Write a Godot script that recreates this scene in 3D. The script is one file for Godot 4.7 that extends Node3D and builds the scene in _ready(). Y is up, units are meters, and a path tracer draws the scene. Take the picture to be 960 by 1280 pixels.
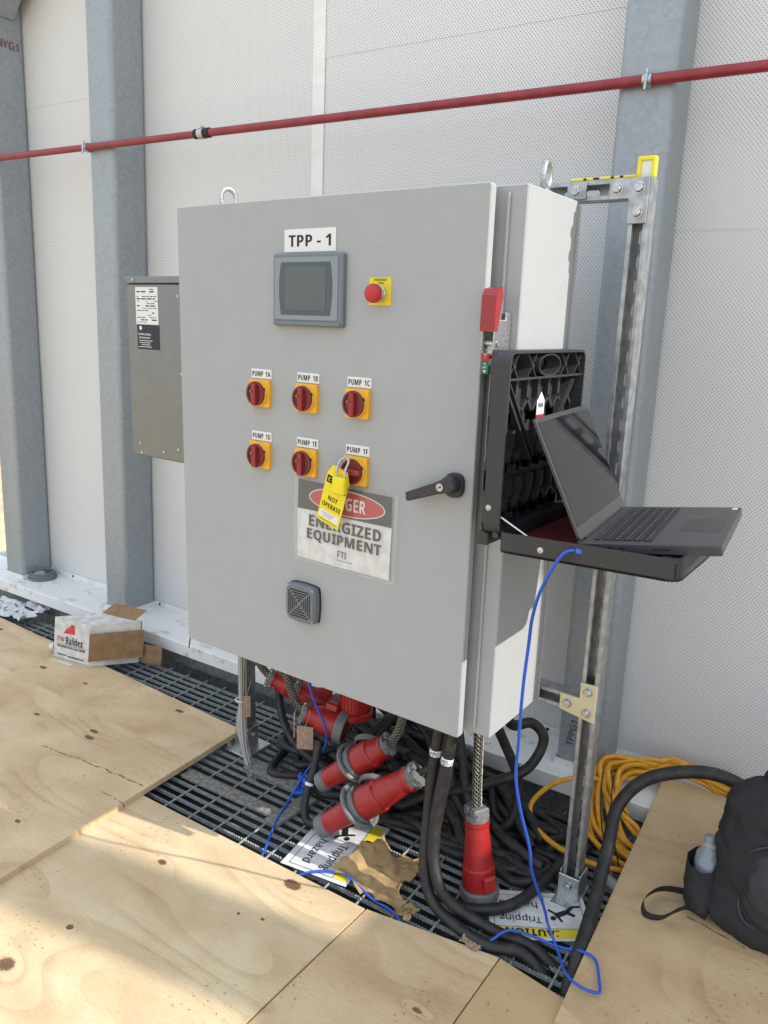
extends Node3D
# Metres. x runs along the panel's door to the right, y up, z out of the door. The grating's top is y = 0.

class MB:
	# collects faces; corners of a quad run counter-clockwise seen from outside
	var v := PackedVector3Array()
	var n := PackedVector3Array()
	var uv := PackedVector2Array()
	var ix := PackedInt32Array()

	func tri(a: Vector3, b: Vector3, c: Vector3) -> void:
		var k := v.size()
		var nn := (b - a).cross(c - a).normalized()
		for p in [a, b, c]:
			v.append(p); n.append(nn); uv.append(Vector2(p.x, p.y))
		ix.append_array(PackedInt32Array([k, k + 2, k + 1]))

	func quad(a: Vector3, b: Vector3, c: Vector3, d: Vector3, u0 := Vector2(0, 1), u1 := Vector2(1, 0)) -> void:
		var k := v.size()
		var nn := (c - a).cross(d - b).normalized()
		v.append_array(PackedVector3Array([a, b, c, d]))
		n.append_array(PackedVector3Array([nn, nn, nn, nn]))
		uv.append_array(PackedVector2Array([u0, Vector2(u1.x, u0.y), u1, Vector2(u0.x, u1.y)]))
		ix.append_array(PackedInt32Array([k, k + 2, k + 1, k, k + 3, k + 2]))

	func box(c: Vector3, s: Vector3, b := Basis()) -> MB:
		var h := s * 0.5
		for f in [[0, 1, 2], [1, 2, 0], [2, 0, 1]]:
			for sg in [-1.0, 1.0]:
				var nn := Vector3(); nn[f[0]] = sg * h[f[0]]
				var p := Vector3(); p[f[1]] = h[f[1]] * sg
				var q := Vector3(); q[f[2]] = h[f[2]]
				quad(c + b * (nn - p - q), c + b * (nn + p - q), c + b * (nn + p + q), c + b * (nn - p + q))
		return self

	# box with chamfered edges
	func cbox(c: Vector3, s: Vector3, r: float, b := Basis()) -> MB:
		var h := s * 0.5
		r = minf(r, minf(h.x, minf(h.y, h.z)) * 0.95)
		var g := func(sx, sy, sz, ax):
			var p := Vector3(sx * (h.x - r), sy * (h.y - r), sz * (h.z - r))
			p[ax] += r * [sx, sy, sz][ax]
			return c + b * p
		for f in [[0, 1, 2], [1, 2, 0], [2, 0, 1]]:
			for sg in [-1.0, 1.0]:
				var pts := []
				for e in [[-1, -1], [1, -1], [1, 1], [-1, 1]]:
					var s3 := [0.0, 0.0, 0.0]
					s3[f[0]] = sg; s3[f[1]] = e[0] * sg; s3[f[2]] = float(e[1])
					pts.append(g.call(s3[0], s3[1], s3[2], f[0]))
				quad(pts[0], pts[1], pts[2], pts[3])
		# edges
		for f in [[0, 1, 2], [1, 2, 0], [2, 0, 1]]:
			for s1 in [-1.0, 1.0]:
				for s2 in [-1.0, 1.0]:
					var lo := [0.0, 0.0, 0.0]; lo[f[0]] = -1.0; lo[f[1]] = s1; lo[f[2]] = s2
					var hi := lo.duplicate(); hi[f[0]] = 1.0
					var a: Vector3 = g.call(lo[0], lo[1], lo[2], f[1])
					var bb: Vector3 = g.call(hi[0], hi[1], hi[2], f[1])
					var cc: Vector3 = g.call(hi[0], hi[1], hi[2], f[2])
					var d: Vector3 = g.call(lo[0], lo[1], lo[2], f[2])
					if (cc - a).cross(d - bb).dot(a + bb - c * 2.0) > 0.0: quad(a, bb, cc, d)
					else: quad(a, d, cc, bb)
		for sx in [-1.0, 1.0]:
			for sy in [-1.0, 1.0]:
				for sz in [-1.0, 1.0]:
					var a: Vector3 = g.call(sx, sy, sz, 0)
					var bb: Vector3 = g.call(sx, sy, sz, 1)
					var cc: Vector3 = g.call(sx, sy, sz, 2)
					if sx * sy * sz > 0: tri(a, bb, cc)
					else: tri(a, cc, bb)
		return self

	# surface over a grid of points, smooth
	func grid(pts: Array, closed_u := false, closed_v := false) -> MB:
		var k := v.size()
		var nu := pts.size()
		var nv: int = pts[0].size()
		for i in nu:
			for j in nv:
				var ia := i - 1 if i > 0 else (nu - 1 if closed_u else 0)
				var ib := i + 1 if i < nu - 1 else (0 if closed_u else nu - 1)
				var ja := j - 1 if j > 0 else (nv - 1 if closed_v else 0)
				var jb := j + 1 if j < nv - 1 else (0 if closed_v else nv - 1)
				var du: Vector3 = pts[ib][j] - pts[ia][j]
				var dv: Vector3 = pts[i][jb] - pts[i][ja]
				v.append(pts[i][j]); n.append(du.cross(dv).normalized())
				uv.append(Vector2(float(i) / maxf(1, nu - 1), float(j) / maxf(1, nv - 1)))
		for i in (nu if closed_u else nu - 1):
			for j in (nv if closed_v else nv - 1):
				var a := k + i * nv + j
				var b := k + ((i + 1) % nu) * nv + j
				var c := k + ((i + 1) % nu) * nv + (j + 1) % nv
				var d := k + i * nv + (j + 1) % nv
				ix.append_array(PackedInt32Array([a, c, b, a, d, c]))
		return self

	func tube(pts: PackedVector3Array, r: float, seg := 8, caps := true, closed := false) -> MB:
		var m := pts.size()
		var up := Vector3.UP
		var rows := []
		var t0 := (pts[1] - pts[0]).normalized()
		if absf(t0.dot(up)) > 0.9: up = Vector3.RIGHT
		var nn := (up - t0 * up.dot(t0)).normalized()
		for i in m:
			var t := (pts[mini(i + 1, m - 1)] - pts[maxi(i - 1, 0)])
			if closed: t = pts[(i + 1) % m] - pts[(i - 1 + m) % m]
			t = t.normalized()
			nn = (nn - t * nn.dot(t)).normalized()
			var bn := t.cross(nn)
			var row := []
			for s in seg:
				var a := TAU * s / seg
				row.append(pts[i] + (nn * cos(a) - bn * sin(a)) * r)
			rows.append(row)
		grid(rows, closed, true)
		if caps and not closed:
			for e in [0, m - 1]:
				for s in range(1, seg - 1):
					if e == 0: tri(rows[e][0], rows[e][s + 1], rows[e][s])
					else: tri(rows[e][0], rows[e][s], rows[e][s + 1])
		return self

	# profile of (radius, height) turned about the y axis of xf; hard edges along the profile
	func lathe(prof: Array, seg := 24, xf := Transform3D(), smooth := false) -> MB:
		for i in prof.size() - 1:
			var p: Vector2 = prof[i]; var q: Vector2 = prof[i + 1]
			var k := v.size()
			var d := q - p
			var nn := Vector2(d.y, -d.x).normalized()
			var n0 := nn; var n1 := nn
			if smooth:
				if i > 0:
					var e: Vector2 = p - prof[i - 1]
					n0 = (nn + Vector2(e.y, -e.x).normalized()).normalized()
				if i < prof.size() - 2:
					var e2: Vector2 = prof[i + 2] - q
					n1 = (nn + Vector2(e2.y, -e2.x).normalized()).normalized()
			for s in seg + 1:
				var a := TAU * s / seg
				var c := cos(a); var sn := sin(a)
				v.append(xf * Vector3(p.x * c, p.y, p.x * sn)); n.append((xf.basis * Vector3(n0.x * c, n0.y, n0.x * sn)).normalized()); uv.append(Vector2(float(s) / seg, p.y))
				v.append(xf * Vector3(q.x * c, q.y, q.x * sn)); n.append((xf.basis * Vector3(n1.x * c, n1.y, n1.x * sn)).normalized()); uv.append(Vector2(float(s) / seg, q.y))
			for s in seg:
				var a2 := k + s * 2
				ix.append_array(PackedInt32Array([a2, a2 + 2, a2 + 1, a2 + 1, a2 + 2, a2 + 3]))
		return self

	# polygon in the xy plane of xf pushed out from z0 to z1, edges bevelled at the front
	func prism(poly: PackedVector2Array, z0: float, z1: float, xf := Transform3D(), bevel := 0.0) -> MB:
		if Geometry2D.is_polygon_clockwise(poly):
			poly = poly.duplicate(); poly.reverse()
		var front := poly
		if bevel > 0.0:
			var o := Geometry2D.offset_polygon(poly, -bevel, Geometry2D.JOIN_MITER)
			if o.size() == 1 and o[0].size() == poly.size():
				front = o[0]
				if Geometry2D.is_polygon_clockwise(front): front.reverse()
				# line the two outlines up
				var best := 0; var bd := 1e9
				for i in front.size():
					if front[i].distance_squared_to(poly[0]) < bd: bd = front[i].distance_squared_to(poly[0]); best = i
				var f2 := PackedVector2Array()
				for i in front.size(): f2.append(front[(i + best) % front.size()])
				front = f2
			else: bevel = 0.0
		var m := poly.size()
		for i in m:
			var a := poly[i]; var b := poly[(i + 1) % m]
			quad(xf * Vector3(a.x, a.y, z0), xf * Vector3(b.x, b.y, z0), xf * Vector3(b.x, b.y, z1 - bevel), xf * Vector3(a.x, a.y, z1 - bevel))
			if bevel > 0.0:
				var c := front[i]; var d := front[(i + 1) % m]
				quad(xf * Vector3(a.x, a.y, z1 - bevel), xf * Vector3(b.x, b.y, z1 - bevel), xf * Vector3(d.x, d.y, z1), xf * Vector3(c.x, c.y, z1))
		var lo := Vector2(1e9, 1e9); var hi := -lo
		for p in front: lo = lo.min(p); hi = hi.max(p)
		var ti := Geometry2D.triangulate_polygon(front)
		for s in [0, 1]:
			var k := v.size()
			var pp := front if s else poly
			var nn := (xf.basis * Vector3(0, 0, 1 if s else -1)).normalized()
			for p in pp:
				v.append(xf * Vector3(p.x, p.y, z1 if s else z0)); n.append(nn)
				uv.append(Vector2((p.x - lo.x) / (hi.x - lo.x), (hi.y - p.y) / (hi.y - lo.y)))
			for t in range(0, ti.size(), 3):
				if s: ix.append_array(PackedInt32Array([k + ti[t], k + ti[t + 2], k + ti[t + 1]]))
				else: ix.append_array(PackedInt32Array([k + ti[t], k + ti[t + 1], k + ti[t + 2]]))
		return self

	func mesh() -> ArrayMesh:
		var a := []; a.resize(Mesh.ARRAY_MAX)
		a[Mesh.ARRAY_VERTEX] = v; a[Mesh.ARRAY_NORMAL] = n; a[Mesh.ARRAY_TEX_UV] = uv; a[Mesh.ARRAY_INDEX] = ix
		var m := ArrayMesh.new()
		m.add_surface_from_arrays(Mesh.PRIMITIVE_TRIANGLES, a)
		return m

# ---------------------------------------------------------------- nodes
var WX := {}        # node -> its transform in the world
var taken := {}
var M := {}
var rng := RandomNumberGenerator.new()
var WALL := Transform3D(Basis(Vector3.UP, 0.05) * Basis(Vector3.BACK, -0.009), Vector3.ZERO)   # the wall leans a little against the panel
var SITE := Transform3D(Basis(Vector3.UP, 0.05), Vector3.ZERO)   # wall and grating run 3 degrees off the panel

func numbered(called: String) -> String:
	if not taken.has(called):
		taken[called] = 0
		return called
	taken[called] += 1
	return "%s_%03d" % [called, taken[called]]

func tag(o: Node3D, label: String, category: String, group := "", kind := "") -> Node3D:
	if label: o.set_meta("label", label)
	if category: o.set_meta("category", category)
	if group: o.set_meta("group", group)
	if kind: o.set_meta("kind", kind)
	return o

func thing(called: String, label: String, category: String, xf: Transform3D, group := "") -> Node3D:
	var o := Node3D.new()
	o.name = numbered(called)
	add_child(o)
	o.transform = xf
	WX[o] = xf
	return tag(o, label, category, group)

func at(p: Vector3, yaw := 0.0) -> Transform3D:
	return Transform3D(Basis(Vector3.UP, yaw), p)

# a mesh whose faces are given in the frame xf (world), hung under parent
func part(parent: Node3D, called: String, m, mat: Material, xf := Transform3D()) -> MeshInstance3D:
	var o := MeshInstance3D.new()
	o.mesh = m.mesh() if m is MB else m
	o.material_override = mat
	if parent == self:
		o.name = numbered(called)
		add_child(o)
		o.transform = xf
	else:
		o.name = called
		parent.add_child(o, true)
		o.transform = WX[parent].affine_inverse() * xf
	WX[o] = xf
	return o

func single(called: String, label: String, category: String, m, mat: Material, xf := Transform3D(), group := "") -> MeshInstance3D:
	return tag(part(self, called, m, mat, xf), label, category, group)

var FONT_B: SystemFont
var FONT_R: SystemFont
# lettering fitted into w x h, centred at xf, facing its +z
func text(parent: Node3D, s: String, w: float, h: float, mat: Material, xf: Transform3D, bold := true, called := "lettering") -> MeshInstance3D:
	var t := TextMesh.new()
	t.text = s
	t.font = FONT_B if bold else FONT_R
	t.font_size = 48
	t.pixel_size = 0.01
	t.depth = 0.05
	t.curve_step = 1.5
	t.horizontal_alignment = HORIZONTAL_ALIGNMENT_CENTER
	t.vertical_alignment = VERTICAL_ALIGNMENT_CENTER
	var bb := t.get_aabb()
	var sc := Vector3(w / bb.size.x, h / bb.size.y, 0.0004 / bb.size.z)
	var c := bb.get_center()
	return part(parent, called, t, mat, xf * Transform3D(Basis().scaled(sc), Vector3(-c.x * sc.x, -c.y * sc.y, -c.z * sc.z)))

# ---------------------------------------------------------------- shapes
func rrect(w: float, h: float, r: float, seg := 4, c := Vector2.ZERO) -> PackedVector2Array:
	var p := PackedVector2Array()
	for q in 4:
		var cc := Vector2([1, -1, -1, 1][q] * (w / 2 - r), [1, 1, -1, -1][q] * (h / 2 - r))
		for s in seg + 1:
			var a := PI / 2 * (q + float(s) / seg)
			p.append(c + cc + Vector2(cos(a), sin(a)) * r)
	return p

func oval(a: float, b: float, seg := 40, c := Vector2.ZERO) -> PackedVector2Array:
	var p := PackedVector2Array()
	for s in seg: p.append(c + Vector2(cos(TAU * s / seg) * a, sin(TAU * s / seg) * b))
	return p

func curve(pts: Array, sub := 8) -> PackedVector3Array:
	var o := PackedVector3Array()
	for i in pts.size() - 1:
		var p0: Vector3 = pts[maxi(i - 1, 0)]; var p1: Vector3 = pts[i]
		var p2: Vector3 = pts[i + 1]; var p3: Vector3 = pts[mini(i + 2, pts.size() - 1)]
		for s in sub: o.append(p1.cubic_interpolate(p2, p0, p3, float(s) / sub))
	o.append(pts[-1])
	return o

func along(a: Vector3, b: Vector3, roll := 0.0) -> Transform3D:   # y axis from a to b
	var y := (b - a).normalized()
	var x := y.cross(Vector3.BACK if absf(y.z) < 0.9 else Vector3.RIGHT).normalized()
	return Transform3D(Basis(x, y, x.cross(y)) * Basis(Vector3.UP, roll), a)

func V(x: float, y: float, z: float) -> Vector3: return Vector3(x, y, z)

# ---------------------------------------------------------------- materials
func noise(type: int, freq: float, sd: int, oct := 3) -> FastNoiseLite:
	var f := FastNoiseLite.new()
	f.noise_type = type; f.frequency = freq; f.seed = sd
	f.fractal_octaves = oct
	f.fractal_type = FastNoiseLite.FRACTAL_FBM if oct > 1 else FastNoiseLite.FRACTAL_NONE
	return f

func ramp_tex(f: FastNoiseLite, size: int, c0: Color, c1: Color, lo := 0.25, hi := 0.75) -> ImageTexture:
	var im := f.get_seamless_image(size, size)
	im.convert(Image.FORMAT_L8)
	var d := im.get_data()
	var o := PackedByteArray(); o.resize(d.size() * 3)
	var lut := []
	for i in 256:
		var t := clampf((i / 255.0 - lo) / (hi - lo), 0, 1)
		lut.append(c0.lerp(c1, t))
	for i in d.size():
		var c: Color = lut[d[i]]
		o[i * 3] = c.r8; o[i * 3 + 1] = c.g8; o[i * 3 + 2] = c.b8
	var r := Image.create_from_data(size, size, false, Image.FORMAT_RGB8, o)
	r.generate_mipmaps()
	return ImageTexture.create_from_image(r)

func mat(c: Color, rough := 0.5, metal := 0.0, spec := 0.5) -> StandardMaterial3D:
	var m := StandardMaterial3D.new()
	m.albedo_color = c; m.roughness = rough; m.metallic = metal; m.metallic_specular = spec
	return m

# a material mottled by a noise between two colours, one tile spanning 'tile' metres
func mottled(c0: Color, c1: Color, tile: float, f: FastNoiseLite, rough := 0.5, metal := 0.0, lo := 0.25, hi := 0.75, bump := 0.0, size := 256) -> StandardMaterial3D:
	var m := mat(Color.WHITE, rough, metal)
	m.albedo_texture = ramp_tex(f, size, c0, c1, lo, hi)
	m.uv1_triplanar = true
	m.uv1_scale = Vector3.ONE / tile
	if bump > 0.0:
		m.heightmap_enabled = true
		m.heightmap_scale = bump
		m.heightmap_texture = ramp_tex(f, size, Color.BLACK, Color.WHITE, 0.1, 0.9)
	return m

# rotary-cut veneer: growth rings as contour lines of a height field, bulging round knots. sx, sz in metres
func wood(w: int, h: int, sx: float, sz: float, sd: int, knots: Array, light: Color, dark: Color, cracks := []) -> StandardMaterial3D:
	var n1 := noise(FastNoiseLite.TYPE_SIMPLEX_SMOOTH, 1.0, sd, 2)
	var n2 := noise(FastNoiseLite.TYPE_SIMPLEX_SMOOTH, 1.0, sd + 7, 3)
	var n3 := noise(FastNoiseLite.TYPE_SIMPLEX, 1.0, sd + 13, 1)
	var o := PackedByteArray(); o.resize(w * h * 3)
	var kcol := Color(0.34, 0.22, 0.14)
	for j in h:
		var v := sz * j / h
		for i in w:
			var u := sx * i / w
			var f := v * 5.0 + 1.9 * n1.get_noise_2d(u * 0.8, v * 2.4)
			var kd := 0.0
			var knot_t := 0.0
			for k in knots:
				var du: float = (u - k[0]) / k[2]; var dv: float = (v - k[1]) / k[3]
				var q := du * du * 0.16 + dv * dv * 0.3
				if q < 6.0: f += k[4] * exp(-q)
				var e := du * du + dv * dv
				if e < 1.6:
					knot_t = maxf(knot_t, 1.0 - smoothstep(0.7, 1.15, e + 0.3 * n3.get_noise_2d(u * 160, v * 160)))
					kd = n3.get_noise_2d(u * 420, v * 420)
			var s := fposmod(f * 1.7, 1.0)
			var ring := smoothstep(0.45, 0.93, s) * (1.0 - smoothstep(0.95, 1.0, s))
			var fine := n3.get_noise_2d(u * 14, v * 330)
			var blot := n2.get_noise_2d(u * 3.2, v * 4.5)
			var t := 0.22 + ring * (0.15 + 0.16 * n3.get_noise_2d(u * 2, v * 5)) + fine * 0.09 + blot * 0.36
			var pore := n3.get_noise_2d(u * 30 + 9, v * 520)
			if pore > 0.62: t += 0.16
			var c := light.lerp(dark, clampf(t, 0.0, 1.0))
			if n3.get_noise_2d(u * 62 + 3, v * 62) > 0.90 and n2.get_noise_2d(u * 2.1 + 50, v * 2.1) > 0.22: c = c.lerp(Color(0.42, 0.29, 0.19), 0.5)
			if knot_t > 0.0: c = c.lerp(kcol.lerp(Color(0.62, 0.5, 0.4), clampf(kd * 1.4, 0, 1)), knot_t)
			for k in cracks:
				if u >= k[0] and u <= k[2]:
					var cv := lerpf(k[1], k[3], (u - k[0]) / (k[2] - k[0])) + 0.004 * n3.get_noise_2d(u * 12, 3.0)
					if absf(v - cv) < k[4] * (0.6 + 0.5 * n3.get_noise_2d(u * 40, 8.0)): c = c.lerp(Color(0.26, 0.19, 0.13), 0.75)
			var p := (j * w + i) * 3
			o[p] = clampi(int(c.r * 255), 0, 255); o[p + 1] = clampi(int(c.g * 255), 0, 255); o[p + 2] = clampi(int(c.b * 255), 0, 255)
	var im := Image.create_from_data(w, h, false, Image.FORMAT_RGB8, o)
	im.generate_mipmaps()
	var m := mat(Color.WHITE, 0.62)
	m.albedo_texture = ImageTexture.create_from_image(im)
	return m

func make_materials() -> void:
	FONT_B = SystemFont.new(); FONT_B.font_names = PackedStringArray(["Droid Sans"]); FONT_B.font_weight = 700
	FONT_R = SystemFont.new(); FONT_R.font_names = PackedStringArray(["Droid Sans"])
	var SS := FastNoiseLite.TYPE_SIMPLEX_SMOOTH
	var cell := noise(FastNoiseLite.TYPE_CELLULAR, 0.045, 5, 2)
	cell.cellular_return_type = FastNoiseLite.RETURN_CELL_VALUE
	cell.domain_warp_enabled = true; cell.domain_warp_amplitude = 18.0; cell.domain_warp_frequency = 0.03
	M.galv = mottled(Color(0.575, 0.602, 0.625), Color(0.63, 0.655, 0.675), 0.30, cell, 0.45, 0.3, 0.0, 1.0, 0.0, 512)
	M.galv_dull = mottled(Color(0.60, 0.615, 0.625), Color(0.71, 0.72, 0.725), 0.20, noise(SS, 0.02, 9, 5), 0.42, 0.75, 0.25, 0.75)
	M.zinc = mottled(Color(0.66, 0.67, 0.68), Color(0.80, 0.80, 0.80), 0.06, noise(SS, 0.03, 19, 4), 0.34, 0.85, 0.3, 0.7)
	M.zinc_yellow = mat(Color(0.82, 0.80, 0.68), 0.4, 0.5)
	M.paint = mottled(Color(0.646, 0.655, 0.658), Color(0.654, 0.663, 0.666), 0.5, noise(SS, 0.02, 3, 4), 0.55, 0.0, 0.2, 0.8)
	M.paint.metallic_specular = 0.35
	M.paint.heightmap_enabled = true; M.paint.heightmap_scale = 0.02
	M.paint.heightmap_texture = ramp_tex(noise(SS, 0.25, 31, 2), 256, Color.BLACK, Color.WHITE, 0.2, 0.8)
	M.white_paint = mottled(Color(0.85, 0.84, 0.82), Color(0.90, 0.90, 0.89), 0.8, noise(SS, 0.012, 41, 5), 0.5, 0.0, 0.25, 0.55, 0.0, 512)
	M.sill = mottled(Color(0.76, 0.69, 0.57), Color(0.90, 0.90, 0.89), 0.62, noise(SS, 0.011, 143, 6), 0.5, 0.0, 0.08, 0.36, 0.0, 512)
	M.stainless = mottled(Color(0.50, 0.512, 0.52), Color(0.515, 0.527, 0.535), 0.3, noise(SS, 0.02, 44, 3), 0.40, 0.9)
	M.red_paint = mottled(Color(0.53, 0.16, 0.19), Color(0.58, 0.19, 0.22), 0.2, noise(SS, 0.02, 12, 4), 0.4)
	M.red_plastic = mottled(Color(0.595, 0.12, 0.12), Color(0.65, 0.15, 0.145), 0.15, noise(SS, 0.02, 15, 4), 0.38)
	M.knob_red = mat(Color(0.58, 0.17, 0.18), 0.4)
	M.knob_dark = mat(Color(0.42, 0.12, 0.13), 0.42)
	M.yellow = mat(Color(0.93, 0.70, 0.20), 0.4)
	M.lemon = mat(Color(0.93, 0.85, 0.12), 0.42)
	M.grey_plastic = mottled(Color(0.40, 0.41, 0.41), Color(0.46, 0.47, 0.47), 0.1, noise(SS, 0.03, 22, 4), 0.5)
	M.slate = mat(Color(0.43, 0.46, 0.49), 0.42)
	M.slate_face = mat(Color(0.52, 0.55, 0.58), 0.4)
	M.buzzer = mottled(Color(0.40, 0.42, 0.44), Color(0.44, 0.46, 0.48), 0.08, noise(SS, 0.04, 52, 3), 0.5)
	M.black = mottled(Color(0.185, 0.187, 0.195), Color(0.215, 0.217, 0.225), 0.1, noise(SS, 0.06, 27, 4), 0.5, 0.0, 0.3, 0.7)
	M.ink = mat(Color(0.08, 0.08, 0.085), 0.6)
	M.rubber = mottled(Color(0.115, 0.112, 0.11), Color(0.21, 0.20, 0.19), 0.22, noise(SS, 0.025, 33, 5), 0.55, 0.0, 0.35, 0.75)
	M.screen = mat(Color(0.33, 0.365, 0.36), 0.14)
	M.screen_frame = mat(Color(0.29, 0.32, 0.35), 0.3)
	M.laptop = mat(Color(0.235, 0.238, 0.245), 0.42, 0.1)
	M.laptop_screen = mat(Color(0.075, 0.075, 0.078), 0.07, 0.0, 0.45)
	M.key = mat(Color(0.10, 0.10, 0.11), 0.5)
	M.keyprint = mat(Color(0.60, 0.61, 0.63), 0.6)
	M.paper = mottled(Color(0.80, 0.80, 0.80), Color(0.87, 0.87, 0.87), 0.2, noise(SS, 0.02, 61, 4), 0.6)
	M.label = mat(Color(0.88, 0.88, 0.88), 0.45)
	M.danger_red = mat(Color(0.72, 0.16, 0.19), 0.5)
	M.header = mat(Color(0.20, 0.22, 0.21), 0.5)
	M.caution = mat(Color(0.88, 0.80, 0.16), 0.55)
	M.card = mottled(Color(0.50, 0.39, 0.27), Color(0.60, 0.48, 0.34), 0.3, noise(SS, 0.02, 71, 4), 0.85)
	M.card_white = mottled(Color(0.76, 0.75, 0.72), Color(0.86, 0.85, 0.83), 0.25, noise(SS, 0.02, 72, 5), 0.7)
	M.kraft = mottled(Color(0.60, 0.49, 0.33), Color(0.67, 0.56, 0.39), 0.2, noise(SS, 0.02, 74, 4), 0.8)
	M.blue_cable = mat(Color(0.15, 0.34, 0.74), 0.4)
	M.blue_plug = mat(Color(0.16, 0.42, 0.85), 0.35)
	M.yellow_cable = mottled(Color(0.80, 0.55, 0.10), Color(0.88, 0.64, 0.16), 0.15, noise(SS, 0.02, 81, 4), 0.45)
	M.white_wire = mat(Color(0.70, 0.69, 0.66), 0.5)
	M.beige_wire = mat(Color(0.72, 0.64, 0.54), 0.6)
	M.felt = mat(Color(0.40, 0.06, 0.10), 0.85)
	M.fabric = mottled(Color(0.115, 0.115, 0.12), Color(0.16, 0.16, 0.165), 0.03, noise(SS, 0.08, 91, 3), 0.8, 0.0, 0.3, 0.7, 0.03)
	M.fabric_shine = mottled(Color(0.16, 0.165, 0.175), Color(0.20, 0.205, 0.215), 0.03, noise(SS, 0.08, 92, 3), 0.6, 0.0, 0.3, 0.7, 0.03)
	M.deck = mottled(Color(0.22, 0.235, 0.23), Color(0.29, 0.305, 0.30), 0.6, noise(SS, 0.02, 93, 4), 0.8)
	M.grate = mottled(Color(0.55, 0.57, 0.57), Color(0.70, 0.72, 0.72), 0.1, noise(SS, 0.03, 94, 4), 0.55, 0.25)
	M.sand = mottled(Color(0.72, 0.64, 0.50), Color(0.82, 0.75, 0.62), 2.0, noise(SS, 0.02, 95, 5), 0.9)
	M.plank = mottled(Color(0.42, 0.41, 0.385), Color(0.56, 0.54, 0.50), 0.15, noise(SS, 0.03, 96, 5), 0.8)
	M.mesh_wire = mat(Color(0.62, 0.61, 0.56), 0.35, 0.8)
	M.tag_paper = mottled(Color(0.60, 0.50, 0.42), Color(0.68, 0.58, 0.50), 0.06, noise(SS, 0.02, 98, 3), 0.8)
	M.green = mat(Color(0.10, 0.42, 0.30), 0.5)
	var clear := mat(Color(0.92, 0.94, 0.95, 0.08), 0.10)
	clear.transparency = BaseMaterial3D.TRANSPARENCY_ALPHA
	M.clear = clear
	var bottle := mat(Color(0.78, 0.82, 0.86, 0.32), 0.12)
	bottle.transparency = BaseMaterial3D.TRANSPARENCY_ALPHA
	M.bottle = bottle
	M.bottle_label = mat(Color(0.42, 0.44, 0.47), 0.4)
	# perforated sheet: round holes cut through, staggered, two to a tile of 10.4 x 12 mm
	var im := Image.create(64, 64, true, Image.FORMAT_RGBA8)
	for j in 64:
		for i in 64:
			var hit := false
			for c in [[16.0, 16.0], [48.0, 48.0]]:
				var dx: float = (i + 0.5 - c[0]) / 64.0 * 10.4; var dy: float = (j + 0.5 - c[1]) / 64.0 * 12.0
				if dx * dx + dy * dy < 1.32 * 1.32: hit = true
			im.set_pixel(i, j, Color(1, 1, 1, 0.0 if hit else 1.0))
	var pf := mat(Color(0.872, 0.872, 0.865), 0.5)
	pf.albedo_texture = ImageTexture.create_from_image(im)
	pf.transparency = BaseMaterial3D.TRANSPARENCY_ALPHA_SCISSOR
	pf.alpha_scissor_threshold = 0.5
	pf.texture_repeat = true
	M.perforated = pf
	M.wool = mat(Color(0.25, 0.24, 0.225), 0.95)
	M.strip = mottled(Color(0.90, 0.90, 0.885), Color(0.93, 0.93, 0.915), 0.4, noise(SS, 0.02, 97, 4), 0.5)

# ---------------------------------------------------------------- the place
func build_setting() -> void:
	# ground outside, well below the platform
	var g := MB.new()
	g.quad(V(-80, -0.6, 80), V(80, -0.6, 80), V(80, -0.6, -80), V(-80, -0.6, -80))
	tag(part(self, "ground", g, M.sand), "", "", "", "structure")
	# steel deck under the grating
	var d := MB.new()
	d.box(V(0, -0.2, 0.4), V(5.2, 0.03, 2.6))
	tag(part(self, "platform_deck", d, M.deck, SITE), "", "", "", "structure")
	var dt := Node3D.new(); dt.name = "floor_grating"; add_child(dt); dt.transform = SITE; WX[dt] = SITE
	tag(dt, "", "", "", "structure")
	# serrated bearing bars along x, cross rods along z
	var L := 5.0; var bar := MB.new()
	var teeth := 560; var dx := L / teeth; var w := 0.0023
	for i in teeth:
		var x0 := -L / 2 + i * dx; var x1 := x0 + dx * 0.5; var x2 := x0 + dx
		var hi := 0.0; var lo := -0.0042
		for q in [[x0, hi, x1, lo], [x1, lo, x2, hi]]:
			var a := V(q[0], q[1], w); var b := V(q[2], q[3], w); var c := V(q[2], q[3], -w); var e := V(q[0], q[1], -w)
			bar.quad(a, b, c, e)
			bar.quad(V(q[0], -0.0125, w), V(q[2], -0.0125, w), b, a)
			bar.quad(V(q[2], -0.0125, -w), V(q[0], -0.0125, -w), e, c)
	var bm := bar.mesh()
	var z := -0.575
	while z < 0.3:
		part(dt, "bearing_bar", bm, M.grate, SITE * at(V(0, 0, z)))
		z += 0.0333
	var rod := MB.new()
	rod.tube(PackedVector3Array([V(0, 0, -0.6), V(0, 0, 0.31)]), 0.0032, 6)
	var rm := rod.mesh()
	for i in 50:
		part(dt, "cross_rod", rm, M.grate, SITE * at(V(-2.45 + i * 0.1 + 0.012, -0.0035, 0)))

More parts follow.
